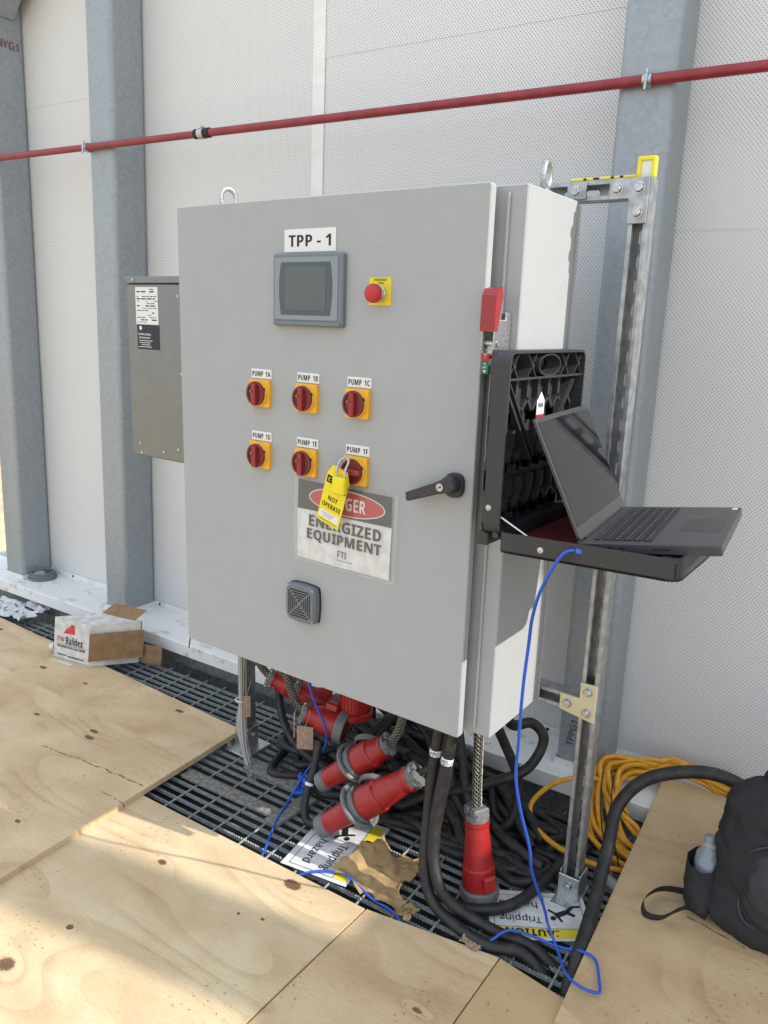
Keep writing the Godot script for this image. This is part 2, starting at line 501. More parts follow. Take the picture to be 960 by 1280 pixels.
func build_wall() -> void:
	var wl := thing("acoustic_wall", "tall off white perforated panel wall behind the grey control panel", "wall", WALL * at(V(0, 0.12, -0.82)))
	var xs := [-2.03, -1.16, -0.2, 0.96, 1.95, 2.95, 3.95, 4.95]
	var ys := [0.10, 0.56, 1.12, 1.70, 2.27, 2.85, 3.6]
	for i in xs.size() - 1:
		for j in ys.size() - 1:
			var p := MB.new()
			var x0: float = xs[i] + 0.001; var x1: float = xs[i + 1] - 0.001
			var y0: float = ys[j]; var y1: float = ys[j + 1] + 0.004
			var z0 := -0.82 - 0.0004 * ((i + j) % 2); var z1 := z0 - 0.0008
			p.quad(V(x0, y0, z0), V(x1, y0, z0), V(x1, y1, z1), V(x0, y1, z1), Vector2(x0 / 0.0104, -y0 / 0.012), Vector2(x1 / 0.0104, -y1 / 0.012))
			part(wl, "perforated_panel", p, M.perforated, WALL)
	var bk := MB.new()
	bk.box(V(1.43, 1.855, -0.88), V(7.02, 3.51, 0.1))
	part(wl, "insulation", bk, M.wool, WALL)
	var sk := MB.new()
	sk.box(V(1.43, 1.855, -0.942), V(7.02, 3.51, 0.02))
	part(wl, "outer_skin", sk, M.strip, WALL)
	for x in [-0.2, 1.95, 2.95]:
		var s := MB.new()
		s.cbox(V(x, 1.865, -0.818), V(0.05, 3.48, 0.004), 0.001)
		part(wl, "joint_strip", s, M.strip, WALL)
	var tp := MB.new()
	tp.cbox(V(1.43, 3.625, -0.88), V(7.06, 0.04, 0.16), 0.004)
	part(wl, "top_cap", tp, M.strip, WALL)
	part(wl, "sun_leak_block", MB.new().box(V(1.3, -0.25, -0.885), V(7.4, 0.695, 0.14)), M.galv_dull, WALL)  # unseen, added to stop sunlight leaking in under the wall

	# white sill along the foot of the wall
	var sl := thing("wall_sill", "long white painted steel sill with rust stains along wall foot", "sill", WALL * at(V(0, 0.06, -0.72)))
	var b := MB.new()
	b.cbox(V(1.3, 0.0925, -0.7065), V(7.3, 0.055, 0.225), 0.003)
	part(sl, "sill_box", b, M.sill, WALL)
	var k := MB.new()
	k.box(V(1.3, 0.03, -0.72), V(7.3, 0.068, 0.16))
	part(sl, "support_channel", k, M.galv_dull, WALL)
	var u := MB.new()
	u.cbox(V(1.43, 0.1335, -0.8165), V(7.02, 0.028, 0.004), 0.001)
	part(sl, "upstand", u, M.white_paint, WALL)
	var scm := MB.new()
	scm.lathe([Vector2(0, 0.004), Vector2(0.0045, 0.003), Vector2(0.005, 0)].map(func(q): return q), 10)
	var sx := -1.98
	while sx < 1.6:
		var s2 := MB.new()
		s2.lathe([Vector2(0.0055, 0), Vector2(0.005, 0.003), Vector2(0.0, 0.004)], 10)
		part(sl, "screw", s2, M.ink, WALL * Transform3D(Basis(Vector3.RIGHT, PI / 2), V(sx, 0.136, -0.8143)))
		sx += 0.31

	# galvanised columns
	var cols := [[-1.915, "galvanised steel column at the left edge beside red standpipe"], [-1.157, "galvanised steel column between the cardboard box and stainless cooling unit"], [0.968, "galvanised steel column behind the strut frame, marked TPPG1 low down"]]
	for c in cols:
		var cx: float = c[0]
		var t := thing("steel_column", c[1], "column", WALL * at(V(cx, 0.12, -0.74)), "galvanised wall columns")
		var m := MB.new()
		m.prism(rrect(0.146, 0.16, 0.02, 5), 0.0, 3.45)
		part(t, "shaft", m, M.galv, WALL * Transform3D(Basis(Vector3.BACK, -0.014 if cx < 0.0 else 0.010) * Basis(Vector3.RIGHT, -PI / 2), V(cx, 0.12, -0.74)))
		var f := MB.new()
		for sgn in [-1.0, 1.0]:
			f.box(V(cx + sgn * 0.0750, 0.131, -0.737), V(0.003, 0.022, 0.16))
		f.box(V(cx, 0.131, -0.6575), V(0.153, 0.022, 0.003))
		part(t, "base_flashing", f, M.white_paint, WALL)
	var t3 := Transform3D(Basis(Vector3.BACK, PI / 2 - 0.12), V(0.938, 0.235, -0.6594))
	text(get_node("steel_column_002"), "TPPG1", 0.085, 0.02, M.ink, WALL * t3, false)
	text(get_node("steel_column"), "NYG1", 0.10, 0.03, M.red_paint, WALL * at(V(-1.805, 2.50, -0.74), PI / 2), false)
	# gusset at the head of the left column
	var gs := MB.new()
	gs.prism(PackedVector2Array([Vector2(0, 0), Vector2(0.32, 0.32), Vector2(0.0, 0.32)]), -0.1, 0.0)
	single("corner_gusset", "galvanised gusset plate at the head of leftmost column", "bracket", gs, M.galv, WALL * at(V(-1.80, 2.60, -0.67)))

	# red sprinkler pipe along the columns
	var pp := thing("sprinkler_pipe", "thin red pipe running level across the columns above the panel", "pipe", WALL * at(V(0, 2.035, -0.645)))
	var m1 := MB.new()
	m1.tube(PackedVector3Array([V(-2.6, 2.035, -0.645), V(-0.57, 2.035, -0.645)]), 0.0125, 16)
	part(pp, "pipe_length", m1, M.red_paint, WALL)
	var m2 := MB.new()
	m2.tube(PackedVector3Array([V(-0.57, 2.035, -0.645), V(3.6, 2.035, -0.645)]), 0.0132, 16)
	part(pp, "pipe_length", m2, M.red_paint, WALL)
	var cp := part(pp, "coupling", MB.new().tube(PackedVector3Array([V(-0.605, 2.035, -0.645), V(-0.535, 2.035, -0.645)]), 0.0165, 16), M.ink, WALL)
	part(cp, "clamp_band", MB.new().tube(PackedVector3Array([V(-0.585, 2.035, -0.645), V(-0.56, 2.035, -0.645)]), 0.0185, 16), M.zinc, WALL)
	part(cp, "bolt", MB.new().cbox(V(-0.572, 2.055, -0.645), V(0.009, 0.010, 0.022), 0.003), M.zinc, WALL)
	for x in [-1.86, -1.195, 0.955]:
		var cl := MB.new()
		cl.tube(PackedVector3Array([V(x - 0.011, 2.035, -0.645), V(x + 0.011, 2.035, -0.645)]), 0.0158, 16)
		cl.box(V(x, 2.035, -0.6545), V(0.018, 0.034, 0.011))
		var cn := part(pp, "pipe_clip", cl, M.zinc, WALL)
		part(cn, "bolt", MB.new().tube(PackedVector3Array([V(x, 2.058, -0.632), V(x, 2.008, -0.624)]), 0.0035, 8), M.zinc, WALL)
	var sp := thing("standpipe", "upright red pipe with black coupling left of leftmost column", "pipe", WALL * at(V(-2.1, 0.12, -0.62)))
	part(sp, "pipe_length", MB.new().tube(PackedVector3Array([V(-2.1, 0.12, -0.62), V(-2.1, 2.9, -0.62)]), 0.018, 14), M.red_paint, WALL)
	part(sp, "coupling", MB.new().tube(PackedVector3Array([V(-2.1, 0.27, -0.62), V(-2.1, 0.35, -0.62)]), 0.023, 14), M.ink, WALL)
	part(sp, "clamp_band", MB.new().tube(PackedVector3Array([V(-2.1, 0.295, -0.62), V(-2.1, 0.32, -0.62)]), 0.025, 14), M.zinc, WALL)
	# coil left on the sill
	var co := MB.new()
	for i in 3:
		var ring := PackedVector3Array()
		for s in 40: ring.append(V(-1.80 + cos(TAU * s / 40) * (0.062 - 0.006 * i), 0.127 + i * 0.011, -0.735 + sin(TAU * s / 40) * (0.062 - 0.006 * i)))
		co.tube(ring, 0.0062, 8, false, true)
	single("hose_coil", "small grey coil of hose lying on white sill", "coil", co, M.grey_plastic, WALL)

# plank, sheet: outline in x,z; top at y1
func sheet_of_wood(called: String, label: String, outline: Array, y0: float, y1: float, m: Material, tilt := Transform3D()) -> void:
	var p := PackedVector2Array()
	for q in outline: p.append(Vector2(q[0], -q[1]))
	var mb := MB.new()
	mb.prism(p, y0, y1, Transform3D(Basis(Vector3.RIGHT, -PI / 2), Vector3.ZERO), 0.0012)
	var lo := Vector2(1e9, 1e9)
	for q in p: lo = lo.min(q)
	# one texture tile per 1.2 x 1.2 m, from the sheet's corner
	for i in mb.v.size():
		var a := mb.v[i]
		mb.uv[i] = Vector2((a.x - lo.x) / 1.2, (-a.z - lo.y) / 1.2 + a.y * 0.3)
	single(called, label, "plywood", mb, m, tilt, "plywood sheets laid over the grating")

func build_floor_boards() -> void:
	var light := Color(0.85, 0.755, 0.60); var dark := Color(0.675, 0.55, 0.40)
	M.ply_a = wood(768, 768, 1.2, 1.2, 3, [[0.052, 0.098, 0.020, 0.010, 0.5], [0.303, 0.119, 0.012, 0.007, 0.4], [0.383, 1.071, 0.013, 0.008, 0.4], [0.661, 1.09, 0.022, 0.010, 0.5], [0.640, 1.125, 0.020, 0.009, 0.3], [0.9, 0.7, 0.012, 0.006, 0.3], [0.75, 0.2, 0.02, 0.009, 0.4]], light, dark, [[0.585, 0.962, 0.811, 1.001, 0.0022], [0.811, 1.001, 1.033, 1.025, 0.003], [0.95, 0.93, 1.2, 0.94, 0.0016], [0.1, 0.35, 0.5, 0.33, 0.0015]])
	# the near left sheet, with its big knots
	M.ply_b = wood(1024, 1024, 1.2, 1.2, 17, [[0.709, 1.041, 0.026, 0.016, 0.9], [0.381, 0.466, 0.022, 0.017, 0.8], [0.382, 0.894, 0.014, 0.009, 0.5], [0.395, 0.614, 0.010, 0.008, 0.5], [0.674, 0.886, 0.005, 0.004, 0.2], [0.733, 0.908, 0.006, 0.004, 0.2]], Color(0.865, 0.78, 0.63), Color(0.69, 0.565, 0.415))
	M.ply_c = wood(640, 640, 1.2, 1.2, 29, [[0.26, 0.92, 0.012, 0.006, 0.5], [0.8, 0.6, 0.014, 0.008, 0.5]], light, dark)
	M.ply_d = wood(640, 640, 1.2, 1.2, 43, [[0.32, 0.45, 0.012, 0.007, 0.5], [0.6, 0.2, 0.014, 0.008, 0.5]], Color(0.78, 0.665, 0.49), dark)
	M.ply_e = wood(640, 640, 1.2, 1.2, 88, [[0.18, 0.62, 0.012, 0.006, 0.4]], Color(0.79, 0.69, 0.53), Color(0.63, 0.51, 0.36), [[0.2, 0.42, 0.33, 0.40, 0.002], [0.05, 1.02, 0.22, 1.0, 0.002]])
	sheet_of_wood("plywood_sheet", "large plywood sheet at left holding up the cardboard box", [[-0.135, -0.335], [-2.35, -0.375], [-2.35, 1.1], [-0.025, 1.1]], 0.018, 0.036, M.ply_a)
	sheet_of_wood("plywood_sheet", "sunlit plywood sheet at lower left with two dark knots", [[0.706, 0.068], [-0.2, 0.106], [-0.2, 1.15], [0.710, 1.15]], 0.0, 0.018, M.ply_b)
	sheet_of_wood("plywood_sheet", "plywood piece at bottom centre butting the knotty sheet", [[1.042, 0.0], [0.709, 0.064], [0.713, 1.15], [1.062, 1.15]], 0.0, 0.0155, M.ply_c)
	sheet_of_wood("plywood_sheet", "narrow plywood piece at bottom right of centre near the blue cable loop", [[1.262, 0.022], [1.045, 0.0], [1.065, 1.15], [1.33, 1.15]], 0.0, 0.0155, M.ply_d)
	# right hand sheet: its far end rides on the sill
	var rx := atan2(0.104, 0.894)
	sheet_of_wood("plywood_sheet", "tilted plywood sheet at right carrying the black backpack", [[0.0, 0.0], [0.55, 0.0], [0.60, 0.9], [0.05, 0.9]], 0.0, 0.018, M.ply_e, Transform3D(Basis(Vector3.RIGHT, rx), V(1.168, 0.121, -0.80)))

# ---------------------------------------------------------------- the control panel
func eye_bolt(parent: Node3D, p: Vector3, yaw: float) -> void:
	var m := MB.new()
	var ring := PackedVector3Array()
	var b := Basis(Vector3.UP, yaw)
	for s in 32: ring.append(p + b * V(0, 0.038 + sin(TAU * s / 32) * 0.0255, cos(TAU * s / 32) * 0.021))
	m.tube(ring, 0.0065, 10, false, true)
	m.lathe([Vector2(0, 0), Vector2(0.015, 0), Vector2(0.015, 0.006), Vector2(0.008, 0.012), Vector2(0, 0.012)], 16, at(p))
	part(parent, "lifting_eye", m, M.zinc)

func rotary_switch(cab: Node3D, x: float, y: float, name_text: String, turned: bool) -> void:
	var t := at(V(x, y, 0.0))
	var pl := MB.new()
	pl.prism(rrect(0.066, 0.066, 0.003, 2), 0.0, 0.011, t, 0.001)
	var sw := part(cab, "rotary_switch", pl, M.yellow)
	part(sw, "collar", MB.new().lathe([Vector2(0.032, 0), Vector2(0.0305, 0.009), Vector2(0.029, 0.0095), Vector2(0, 0.0095)], 32, t * Transform3D(Basis(Vector3.RIGHT, PI / 2), V(0, 0, 0.011))), M.yellow)
	part(sw, "dial", MB.new().lathe([Vector2(0.0295, 0), Vector2(0.0295, 0.0045), Vector2(0.0285, 0.0055), Vector2(0.024, 0.0055), Vector2(0.0225, 0.0025), Vector2(0, 0.0025)], 36, t * Transform3D(Basis(Vector3.RIGHT, PI / 2), V(0, 0, 0.0205))), M.knob_dark)
	var hb := Basis(Vector3.BACK, PI / 2 if turned else 0.0)
	part(sw, "grip", MB.new().cbox(V(0, -0.002, 0.027), V(0.0135, 0.052, 0.015), 0.003), M.knob_red, t * Transform3D(hb, Vector3.ZERO))
	part(sw, "index_mark", MB.new().lathe([Vector2(0.0022, 0), Vector2(0.0022, 0.0008), Vector2(0, 0.0008)], 10, t * Transform3D(hb, Vector3.ZERO) * Transform3D(Basis(Vector3.RIGHT, PI / 2), V(0, 0.006, 0.0343))), M.ink)
	var pr := MB.new()
	pr.box(V(0.0262, 0.011, 0.0201), V(0.006, 0.0075, 0.0018), Basis(Vector3.BACK, 0.4))
	part(sw, "position_mark", pr, M.knob_dark, t)
	part(sw, "position_mark", MB.new().lathe([Vector2(0.0028, 0), Vector2(0.0028, 0.0006), Vector2(0, 0.0006)], 12, t * Transform3D(Basis(Vector3.RIGHT, PI / 2), V(-0.0175, 0.004, 0.0229))), M.kraft)
	# name label above
	var lb := part(cab, "name_label", MB.new().cbox(V(x, y + 0.0465, 0.001), V(0.067, 0.023, 0.002), 0.0004), M.label)
	text(lb, name_text, 0.060, 0.0125, M.ink, at(V(x, y + 0.0465, 0.0022)))

func build_panel() -> void:
	var cab := thing("control_panel", "large grey steel control panel with six rotary pump switches", "cabinet", at(V(0.478, 0.52, -0.15)))
	var body := MB.new()
	body.cbox(V(0.478, 1.105, -0.167), V(0.956, 1.17, 0.246), 0.0025)
	part(cab, "body", body, M.paint)
	# raised lip the door closes on
	part(cab, "door_frame", MB.new().box(V(0.445, 1.105, -0.03), V(0.85, 1.11, 0.03)), M.ink)
	var door := MB.new()
	door.prism(rrect(0.90, 1.17, 0.006, 3, Vector2(0.45, 1.105)), -0.019, 0.0, Transform3D(), 0.002)
	var dr := part(cab, "door", door, M.paint)
	# back flange bent outwards
	part(cab, "rear_flange", MB.new().cbox(V(0.478, 1.105, -0.2935), V(0.966, 1.155, 0.006), 0.001), M.paint)
	# drip lip on the flange beside the door
	part(cab, "gutter", MB.new().cbox(V(0.918, 1.105, -0.0405), V(0.006, 1.14, 0.007), 0.001), M.paint)
	part(cab, "gland_plate", MB.new().box(V(0.6, 0.5155, -0.16), V(0.6, 0.009, 0.2)), M.galv_dull)
	eye_bolt(cab, V(0.925, 1.69, -0.185), 0.12)
	eye_bolt(cab, V(0.030, 1.69, -0.15), -0.35)

	# name plate
	var np := part(cab, "name_plate", MB.new().cbox(V(0.447, 1.597, 0.001), V(0.152, 0.050, 0.002), 0.0005), M.label)
	text(np, "TPP - 1", 0.125, 0.025, M.ink, at(V(0.447, 1.5965, 0.0022)))
	# operator screen
	var hm := MB.new()
	hm.prism(rrect(0.208, 0.160, 0.006, 4, Vector2(0.45, 1.488)), 0.0, 0.014, Transform3D(), 0.003)
	var h := part(cab, "operator_screen", hm, M.slate)
	part(h, "face_plate", MB.new().prism(rrect(0.188, 0.138, 0.002, 2, Vector2(0.447, 1.491)), 0.014, 0.0155, Transform3D(), 0.0006), M.slate_face)
	var bz := PackedVector2Array()
	for s in 13: bz.append(Vector2(0.447 + 0.0735 + 0.006 * sin(PI * s / 12.0), 1.491 - 0.058 + 0.116 * s / 12.0))
	for s in 13: bz.append(Vector2(0.447 - 0.0735 - 0.006 * sin(PI * s / 12.0), 1.491 + 0.058 - 0.116 * s / 12.0))
	part(h, "bezel", MB.new().prism(bz, 0.0155, 0.0163, Transform3D(), 0.0003), M.screen_frame)
	part(h, "display", MB.new().prism(rrect(0.122, 0.096, 0.001, 1, Vector2(0.447, 1.491)), 0.0163, 0.0168), M.screen)
	part(h, "lower_ledge", MB.new().cbox(V(0.45, 1.4145, 0.0155), V(0.2, 0.009, 0.005), 0.0015), M.slate)

	# emergency stop
	var ep := part(cab, "emergency_stop", MB.new().prism(rrect(0.058, 0.058, 0.002, 2, Vector2(0.6465, 1.487)), 0.0, 0.002, Transform3D(), 0.0004), M.caution)
	var ex := Transform3D(Basis(Vector3.RIGHT, PI / 2), V(0.6465, 1.482, 0.002))
	part(ep, "collar", MB.new().lathe([Vector2(0.0175, 0), Vector2(0.0175, 0.004), Vector2(0.0155, 0.006), Vector2(0.0155, 0.010), Vector2(0.014, 0.012), Vector2(0.012, 0.016)], 28, ex), M.zinc)
	part(ep, "mushroom_head", MB.new().lathe([Vector2(0.012, 0.014), Vector2(0.0195, 0.018), Vector2(0.020, 0.026), Vector2(0.018, 0.031), Vector2(0.011, 0.034), Vector2(0, 0.035)], 32, ex, true), M.danger_red)
	text(ep, "EMERGENCY", 0.034, 0.0045, M.ink, at(V(0.6485, 1.511, 0.0022)), false)
	text(ep, "STOP", 0.014, 0.0045, M.ink, at(V(0.6485, 1.504, 0.0022)), false)

	for k in 6:
		rotary_switch(cab, 0.2965 + 0.1505 * (k % 3), 1.2445 - 0.153 * floori(k / 3.0), "PUMP  1" + "ABCDEF"[k], k == 5)

	# door handle: black swing lever
	var hx := Transform3D(Basis(Vector3.BACK, 0.37), V(0.858, 1.10, 0.0))
	var base := MB.new()
	base.prism(rrect(0.044, 0.052, 0.018, 5), 0.0, 0.012, at(V(0.858, 1.096, 0)), 0.002)
	base.lathe([Vector2(0.019, 0), Vector2(0.018, 0.022), Vector2(0.015, 0.026), Vector2(0, 0.026)], 24, Transform3D(Basis(Vector3.RIGHT, PI / 2), V(0.858, 1.10, 0.010)))
	var hd := part(cab, "door_handle", base, M.black)
	var lev := MB.new()
	lev.prism(PackedVector2Array([Vector2(0.016, -0.012), Vector2(0.016, 0.010), Vector2(0.0, 0.016), Vector2(-0.03, 0.0125), Vector2(-0.108, 0.0095), Vector2(-0.112, -0.0075), Vector2(-0.105, -0.0105), Vector2(-0.03, -0.0125), Vector2(0.0, -0.016)]), 0.022, 0.037, hx, 0.003)
	part(hd, "lever", lev, M.black)
	part(hd, "lock_cylinder", MB.new().lathe([Vector2(0.0085, 0), Vector2(0.0085, 0.0025), Vector2(0.007, 0.003), Vector2(0, 0.003)], 20, hx * Transform3D(Basis(Vector3.RIGHT, PI / 2), V(-0.018, 0, 0.0365))), M.zinc)
	part(hd, "key_slot", MB.new().box(V(-0.018, 0, 0.0397), V(0.010, 0.0022, 0.0006)), M.ink, hx)

	# sounder with its grille of nested slots
	var bx := at(V(0.446, 0.738, 0.0))
	var sq := PackedVector2Array()
	for q in 4:
		for s in 8:
			var a := -PI / 4 + PI / 2 * q + PI / 2 * s / 8.0
			var rr := 0.048 / maxf(absf(cos(a)), absf(sin(a))) * (1.0 + 0.06 * cos((a - PI / 2 * q) * 2.0) * 1.0) * 0.985
			sq.append(Vector2(cos(a), sin(a)) * minf(rr, 0.0640))
	var bd := MB.new()
	bd.prism(sq, 0.0, 0.005, bx, 0.001)
	var sd := part(cab, "sounder", bd, M.ink)
	var sq2 := PackedVector2Array()
	for p in sq: sq2.append(p * 0.97)
	part(sd, "housing", MB.new().prism(sq2, 0.005, 0.026, bx, 0.006), M.buzzer)
	var sl := MB.new()
	for k in 5:
		var r := 0.0080 + k * 0.0064
		for q in 4:
			var bb := Basis(Vector3.BACK, PI / 2 * q)
			sl.box(bb * V(0, r, 0.0259), V(2 * r - 0.006, 0.0034, 0.001), bb)
	part(sd, "grille_slots", sl, M.ink, bx)
	for q in 4:
		part(sd, "screw", MB.new().lathe([Vector2(0.0035, 0), Vector2(0.003, 0.0012), Vector2(0, 0.0015)], 10, bx * Transform3D(Basis(Vector3.RIGHT, PI / 2), V([1, -1, -1, 1][q] * 0.0395, [1, 1, -1, -1][q] * 0.0395, 0.0235))), M.zinc)

	# main disconnect on the flange
	var dx := Transform3D(Basis(), V(0.924, 1.36, -0.044))
	var ch := MB.new()
	ch.cbox(V(0, -0.06, 0.012), V(0.030, 0.30, 0.024), 0.002)
	var dc := part(cab, "main_disconnect", ch, M.zinc, dx)
	var br := MB.new()
	br.cbox(V(-0.012, 0.045, 0.045), V(0.003, 0.06, 0.05), 0.001)
	br.cbox(V(0.014, 0.045, 0.045), V(0.003, 0.06, 0.05), 0.001)
	br.tube(PackedVector3Array([V(-0.016, 0.03, 0.055), V(0.018, 0.03, 0.055)]), 0.006, 12)
	br.cbox(V(0.001, 0.018, 0.04), V(0.022, 0.022, 0.03), 0.004)
	part(dc, "bracket", br, M.zinc, dx)
	var lv := MB.new()
	var lx := dx * Transform3D(Basis(Vector3.RIGHT, -0.10), V(0, 0.03, 0.050))
	lv.prism(PackedVector2Array([Vector2(-0.006, -0.02), Vector2(0.014, -0.02), Vector2(0.022, 0.085), Vector2(0.010, 0.098), Vector2(-0.004, 0.09)]), 0.010, 0.0125, lx * Transform3D(Basis(Vector3.UP, -PI / 2), V(0.0, 0, 0)), 0.0004)
	lv.prism(PackedVector2Array([Vector2(-0.006, -0.02), Vector2(0.014, -0.02), Vector2(0.022, 0.085), Vector2(0.010, 0.098), Vector2(-0.004, 0.09)]), -0.0125, -0.010, lx * Transform3D(Basis(Vector3.UP, -PI / 2), V(0.0, 0, 0)), 0.0004)
	part(dc, "lever", lv, M.zinc, Transform3D())
	var gr := MB.new()
	gr.prism(PackedVector2Array([Vector2(0.012, 0.022), Vector2(0.026, 0.020), Vector2(0.031, 0.088), Vector2(0.024, 0.101), Vector2(0.008, 0.106), Vector2(0.004, 0.092)]), -0.0165, 0.0165, lx * Transform3D(Basis(Vector3.UP, -PI / 2), V(0, 0, 0)), 0.002)
	part(dc, "grip", gr, M.knob_red, Transform3D())
	var pl := MB.new()
	var px := at(V(0.913, 1.357, 0.006))
	pl.cbox(V(0, 0.013, -0.012), V(0.017, 0.029, 0.028), 0.001)
	var dl := part(dc, "position_label", pl, M.danger_red, px)
	part(dl, "green_half", MB.new().cbox(V(0, -0.0145, -0.012), V(0.017, 0.026, 0.028), 0.001), M.green, px)
	var ar := MB.new()
	ar.prism(PackedVector2Array([Vector2(-0.005, 0.0175), Vector2(0.005, 0.0175), Vector2(0, 0.024)]), 0.002, 0.0025, px)
	ar.prism(PackedVector2Array([Vector2(-0.004, -0.0195), Vector2(0, -0.0255), Vector2(0.004, -0.0195)]), 0.002, 0.0025, px)
	part(dl, "arrows", ar, M.label)
	text(dl, "ON", 0.008, 0.0045, M.label, px * at(V(0, 0.0125, 0.0025)))
	text(dl, "I", 0.0015, 0.0045, M.label, px * at(V(0, 0.0065, 0.0025)))
	text(dl, "O", 0.005, 0.0045, M.label, px * at(V(0, -0.007, 0.0025)))
	text(dl, "OFF", 0.009, 0.004, M.label, px * at(V(0, -0.014, 0.0025)))

	# cooling unit on the left side
	var ac := thing("cooling_unit", "stainless steel cooling unit on the left side of panel", "cooler", at(V(-0.18, 0.99, -0.19)))
	part(ac, "casing", MB.new().cbox(V(-0.177, 1.2555, -0.197), V(0.346, 0.507, 0.19), 0.003), M.stainless)
	part(ac, "top_cover", MB.new().cbox(V(-0.177, 1.5195, -0.195), V(0.352, 0.019, 0.196), 0.002), M.stainless)
	part(ac, "side_flange", MB.new().cbox(V(-0.3535, 1.2555, -0.13), V(0.006, 0.49, 0.05), 0.001), M.stainless)
	for p in [[-0.315, 1.5195], [-0.125, 1.475], [-0.118, 1.26], [-0.315, 1.04], [-0.31, 1.0105], [-0.205, 1.025], [-0.14, 1.04]]:
		part(ac, "screw", MB.new().lathe([Vector2(0.005, 0), Vector2(0.0045, 0.002), Vector2(0, 0.003)], 12, Transform3D(Basis(Vector3.RIGHT, PI / 2), V(p[0], p[1], -0.1022 if p[1] < 1.5 else -0.0972))), M.zinc)
	var lx2 := at(V(-0.262, 1.447, -0.1018))
	var rl := part(ac, "rating_label", MB.new().cbox(V(0, 0, 0), V(0.1, 0.105, 0.0008), 0.0002), M.label, lx2)
	var pr := MB.new()
	rng.seed = 5
	for row in 15:
		var xx := -0.044
		while xx < 0.035:
			var ww := rng.randf_range(0.006, 0.022)
			if rng.randf() < 0.62: pr.box(V(xx + ww / 2, 0.046 - row * 0.0066, 0.0005), V(ww, [0.0022, 0.0035, 0.0015][row % 3], 0.0003))
			xx += ww + 0.004
	part(rl, "print", pr, M.ink, lx2)
	var lx3 := at(V(-0.259, 1.358, -0.1018))
	var bl := part(ac, "service_label", MB.new().cbox(V(0, 0, 0), V(0.1, 0.07, 0.0008), 0.0002), mat(Color(0.10, 0.12, 0.17), 0.5), lx3)
	text(bl, "For Parts, Service,", 0.056, 0.0075, M.label, lx3 * at(V(-0.016, 0.008, 0.0006)))
	text(bl, "and Replacement", 0.050, 0.0065, M.label, lx3 * at(V(-0.018, -0.002, 0.0006)))
	var pr2 := MB.new()
	for row in 4: pr2.box(V(-0.012 - 0.004 * (row % 2), -0.010 - row * 0.006, 0.0005), V(0.06 - 0.01 * (row % 3), 0.0016, 0.0003))
	pr2.prism(oval(0.006, 0.006, 16, Vector2(-0.034, 0.026)), 0.0004, 0.0007)
	part(bl, "print", pr2, M.label, lx3)

	# danger notice in its clear sleeve
	var sx := Transform3D(Basis(Vector3.BACK, -0.012), V(0.560, 0.949, 0.0015))
	var dn := thing("danger_notice", "danger energized equipment notice in a clear plastic sleeve on door", "notice", sx)
	var wave := func(x: float, y: float) -> float: return 0.0022 + 0.0016 * sin(x * 30.0 + y * 14.0) * sin(y * 22.0 + 1.0) + (0.004 * maxf(0.0, x - 0.10) * 10.0 * maxf(0.0, 0.4 - y * 2.0))
	var flat := func(w: float, h: float, c: Vector2, lift: float, poly = null):
		# printed shape laid on the wavy sheet
		var m := MB.new()
		var rows := []
		for i in 25:
			var row := []
			for j in 13:
				var x := c.x - w / 2 + w * i / 24.0; var y := c.y - h / 2 + h * j / 12.0
				if poly:
					var a := PI * i / 24.0
					x = c.x - cos(a) * w / 2; y = c.y + sin(a) * h / 2 * (j / 6.0 - 1.0)
				row.append(V(x, y, wave.call(x, y) + lift))
			rows.append(row)
		return m.grid(rows)
	part(dn, "sheet", flat.call(0.280, 0.197, Vector2.ZERO, 0.0), M.paper, sx)
	part(dn, "header", flat.call(0.279, 0.072, Vector2(0, 0.062), 0.0004), M.header, sx)
	part(dn, "oval_border", flat.call(0.226, 0.062, Vector2(0.008, 0.0605), 0.0008, true), M.label, sx)
	part(dn, "oval", flat.call(0.220, 0.057, Vector2(0.008, 0.0605), 0.0012, true), M.danger_red, sx)
	text(dn, "DANGER", 0.125, 0.030, M.label, sx * at(V(0.006, 0.0605, 0.0062)))
	text(dn, "ENERGIZED", 0.215, 0.0275, M.ink, sx * at(V(0.006, 0.002, 0.0052)))
	text(dn, "EQUIPMENT", 0.222, 0.031, M.ink, sx * at(V(0.004, -0.0345, 0.0052)))
	text(dn, "FTI", 0.026, 0.016, M.ink, sx * at(V(0.002, -0.066, 0.0048)), false)
	part(dn, "underline", MB.new().box(V(0.008, -0.081, 0.0045), V(0.05, 0.0008, 0.0004)), M.ink, sx)
	part(dn, "sleeve", flat.call(0.305, 0.208, Vector2(0.006, 0.0), 0.0052), M.clear, sx)

	# padlock and tag on the sixth switch
	var pk := thing("padlock", "small yellow padlock hanging from the PUMP 1F switch", "padlock", at(V(0.587, 1.04, 0.045)))
	var kx := Transform3D(Basis(Vector3.BACK, -0.06), V(0.5870, 1.062, 0.052))
	part(pk, "lock_body", MB.new().cbox(V(0, 0, 0), V(0.036, 0.040, 0.018), 0.004), M.lemon, kx)
	var sh := MB.new()
	sh.tube(curve([V(-0.011, 0.018, 0), V(-0.011, 0.04, -0.002), V(-0.006, 0.058, -0.008), V(0.004, 0.064, -0.014), V(0.012, 0.056, -0.012), V(0.0125, 0.04, -0.003), V(0.0125, 0.018, 0)]), 0.0031, 10)
	part(pk, "shackle", sh, M.zinc, kx)
	var tx := Transform3D(Basis(Vector3.BACK, -0.30) * Basis(Vector3.RIGHT, 0.05), V(0.560, 1.030, 0.038))
	var tg := thing("lockout_tag", "yellow do not operate tag hanging over the danger notice", "tag", tx)
	var o := PackedVector2Array([Vector2(-0.0335, -0.072), Vector2(0.0335, -0.072), Vector2(0.0335, 0.048), Vector2(0.022, 0.072), Vector2(-0.022, 0.072), Vector2(-0.0335, 0.048)])
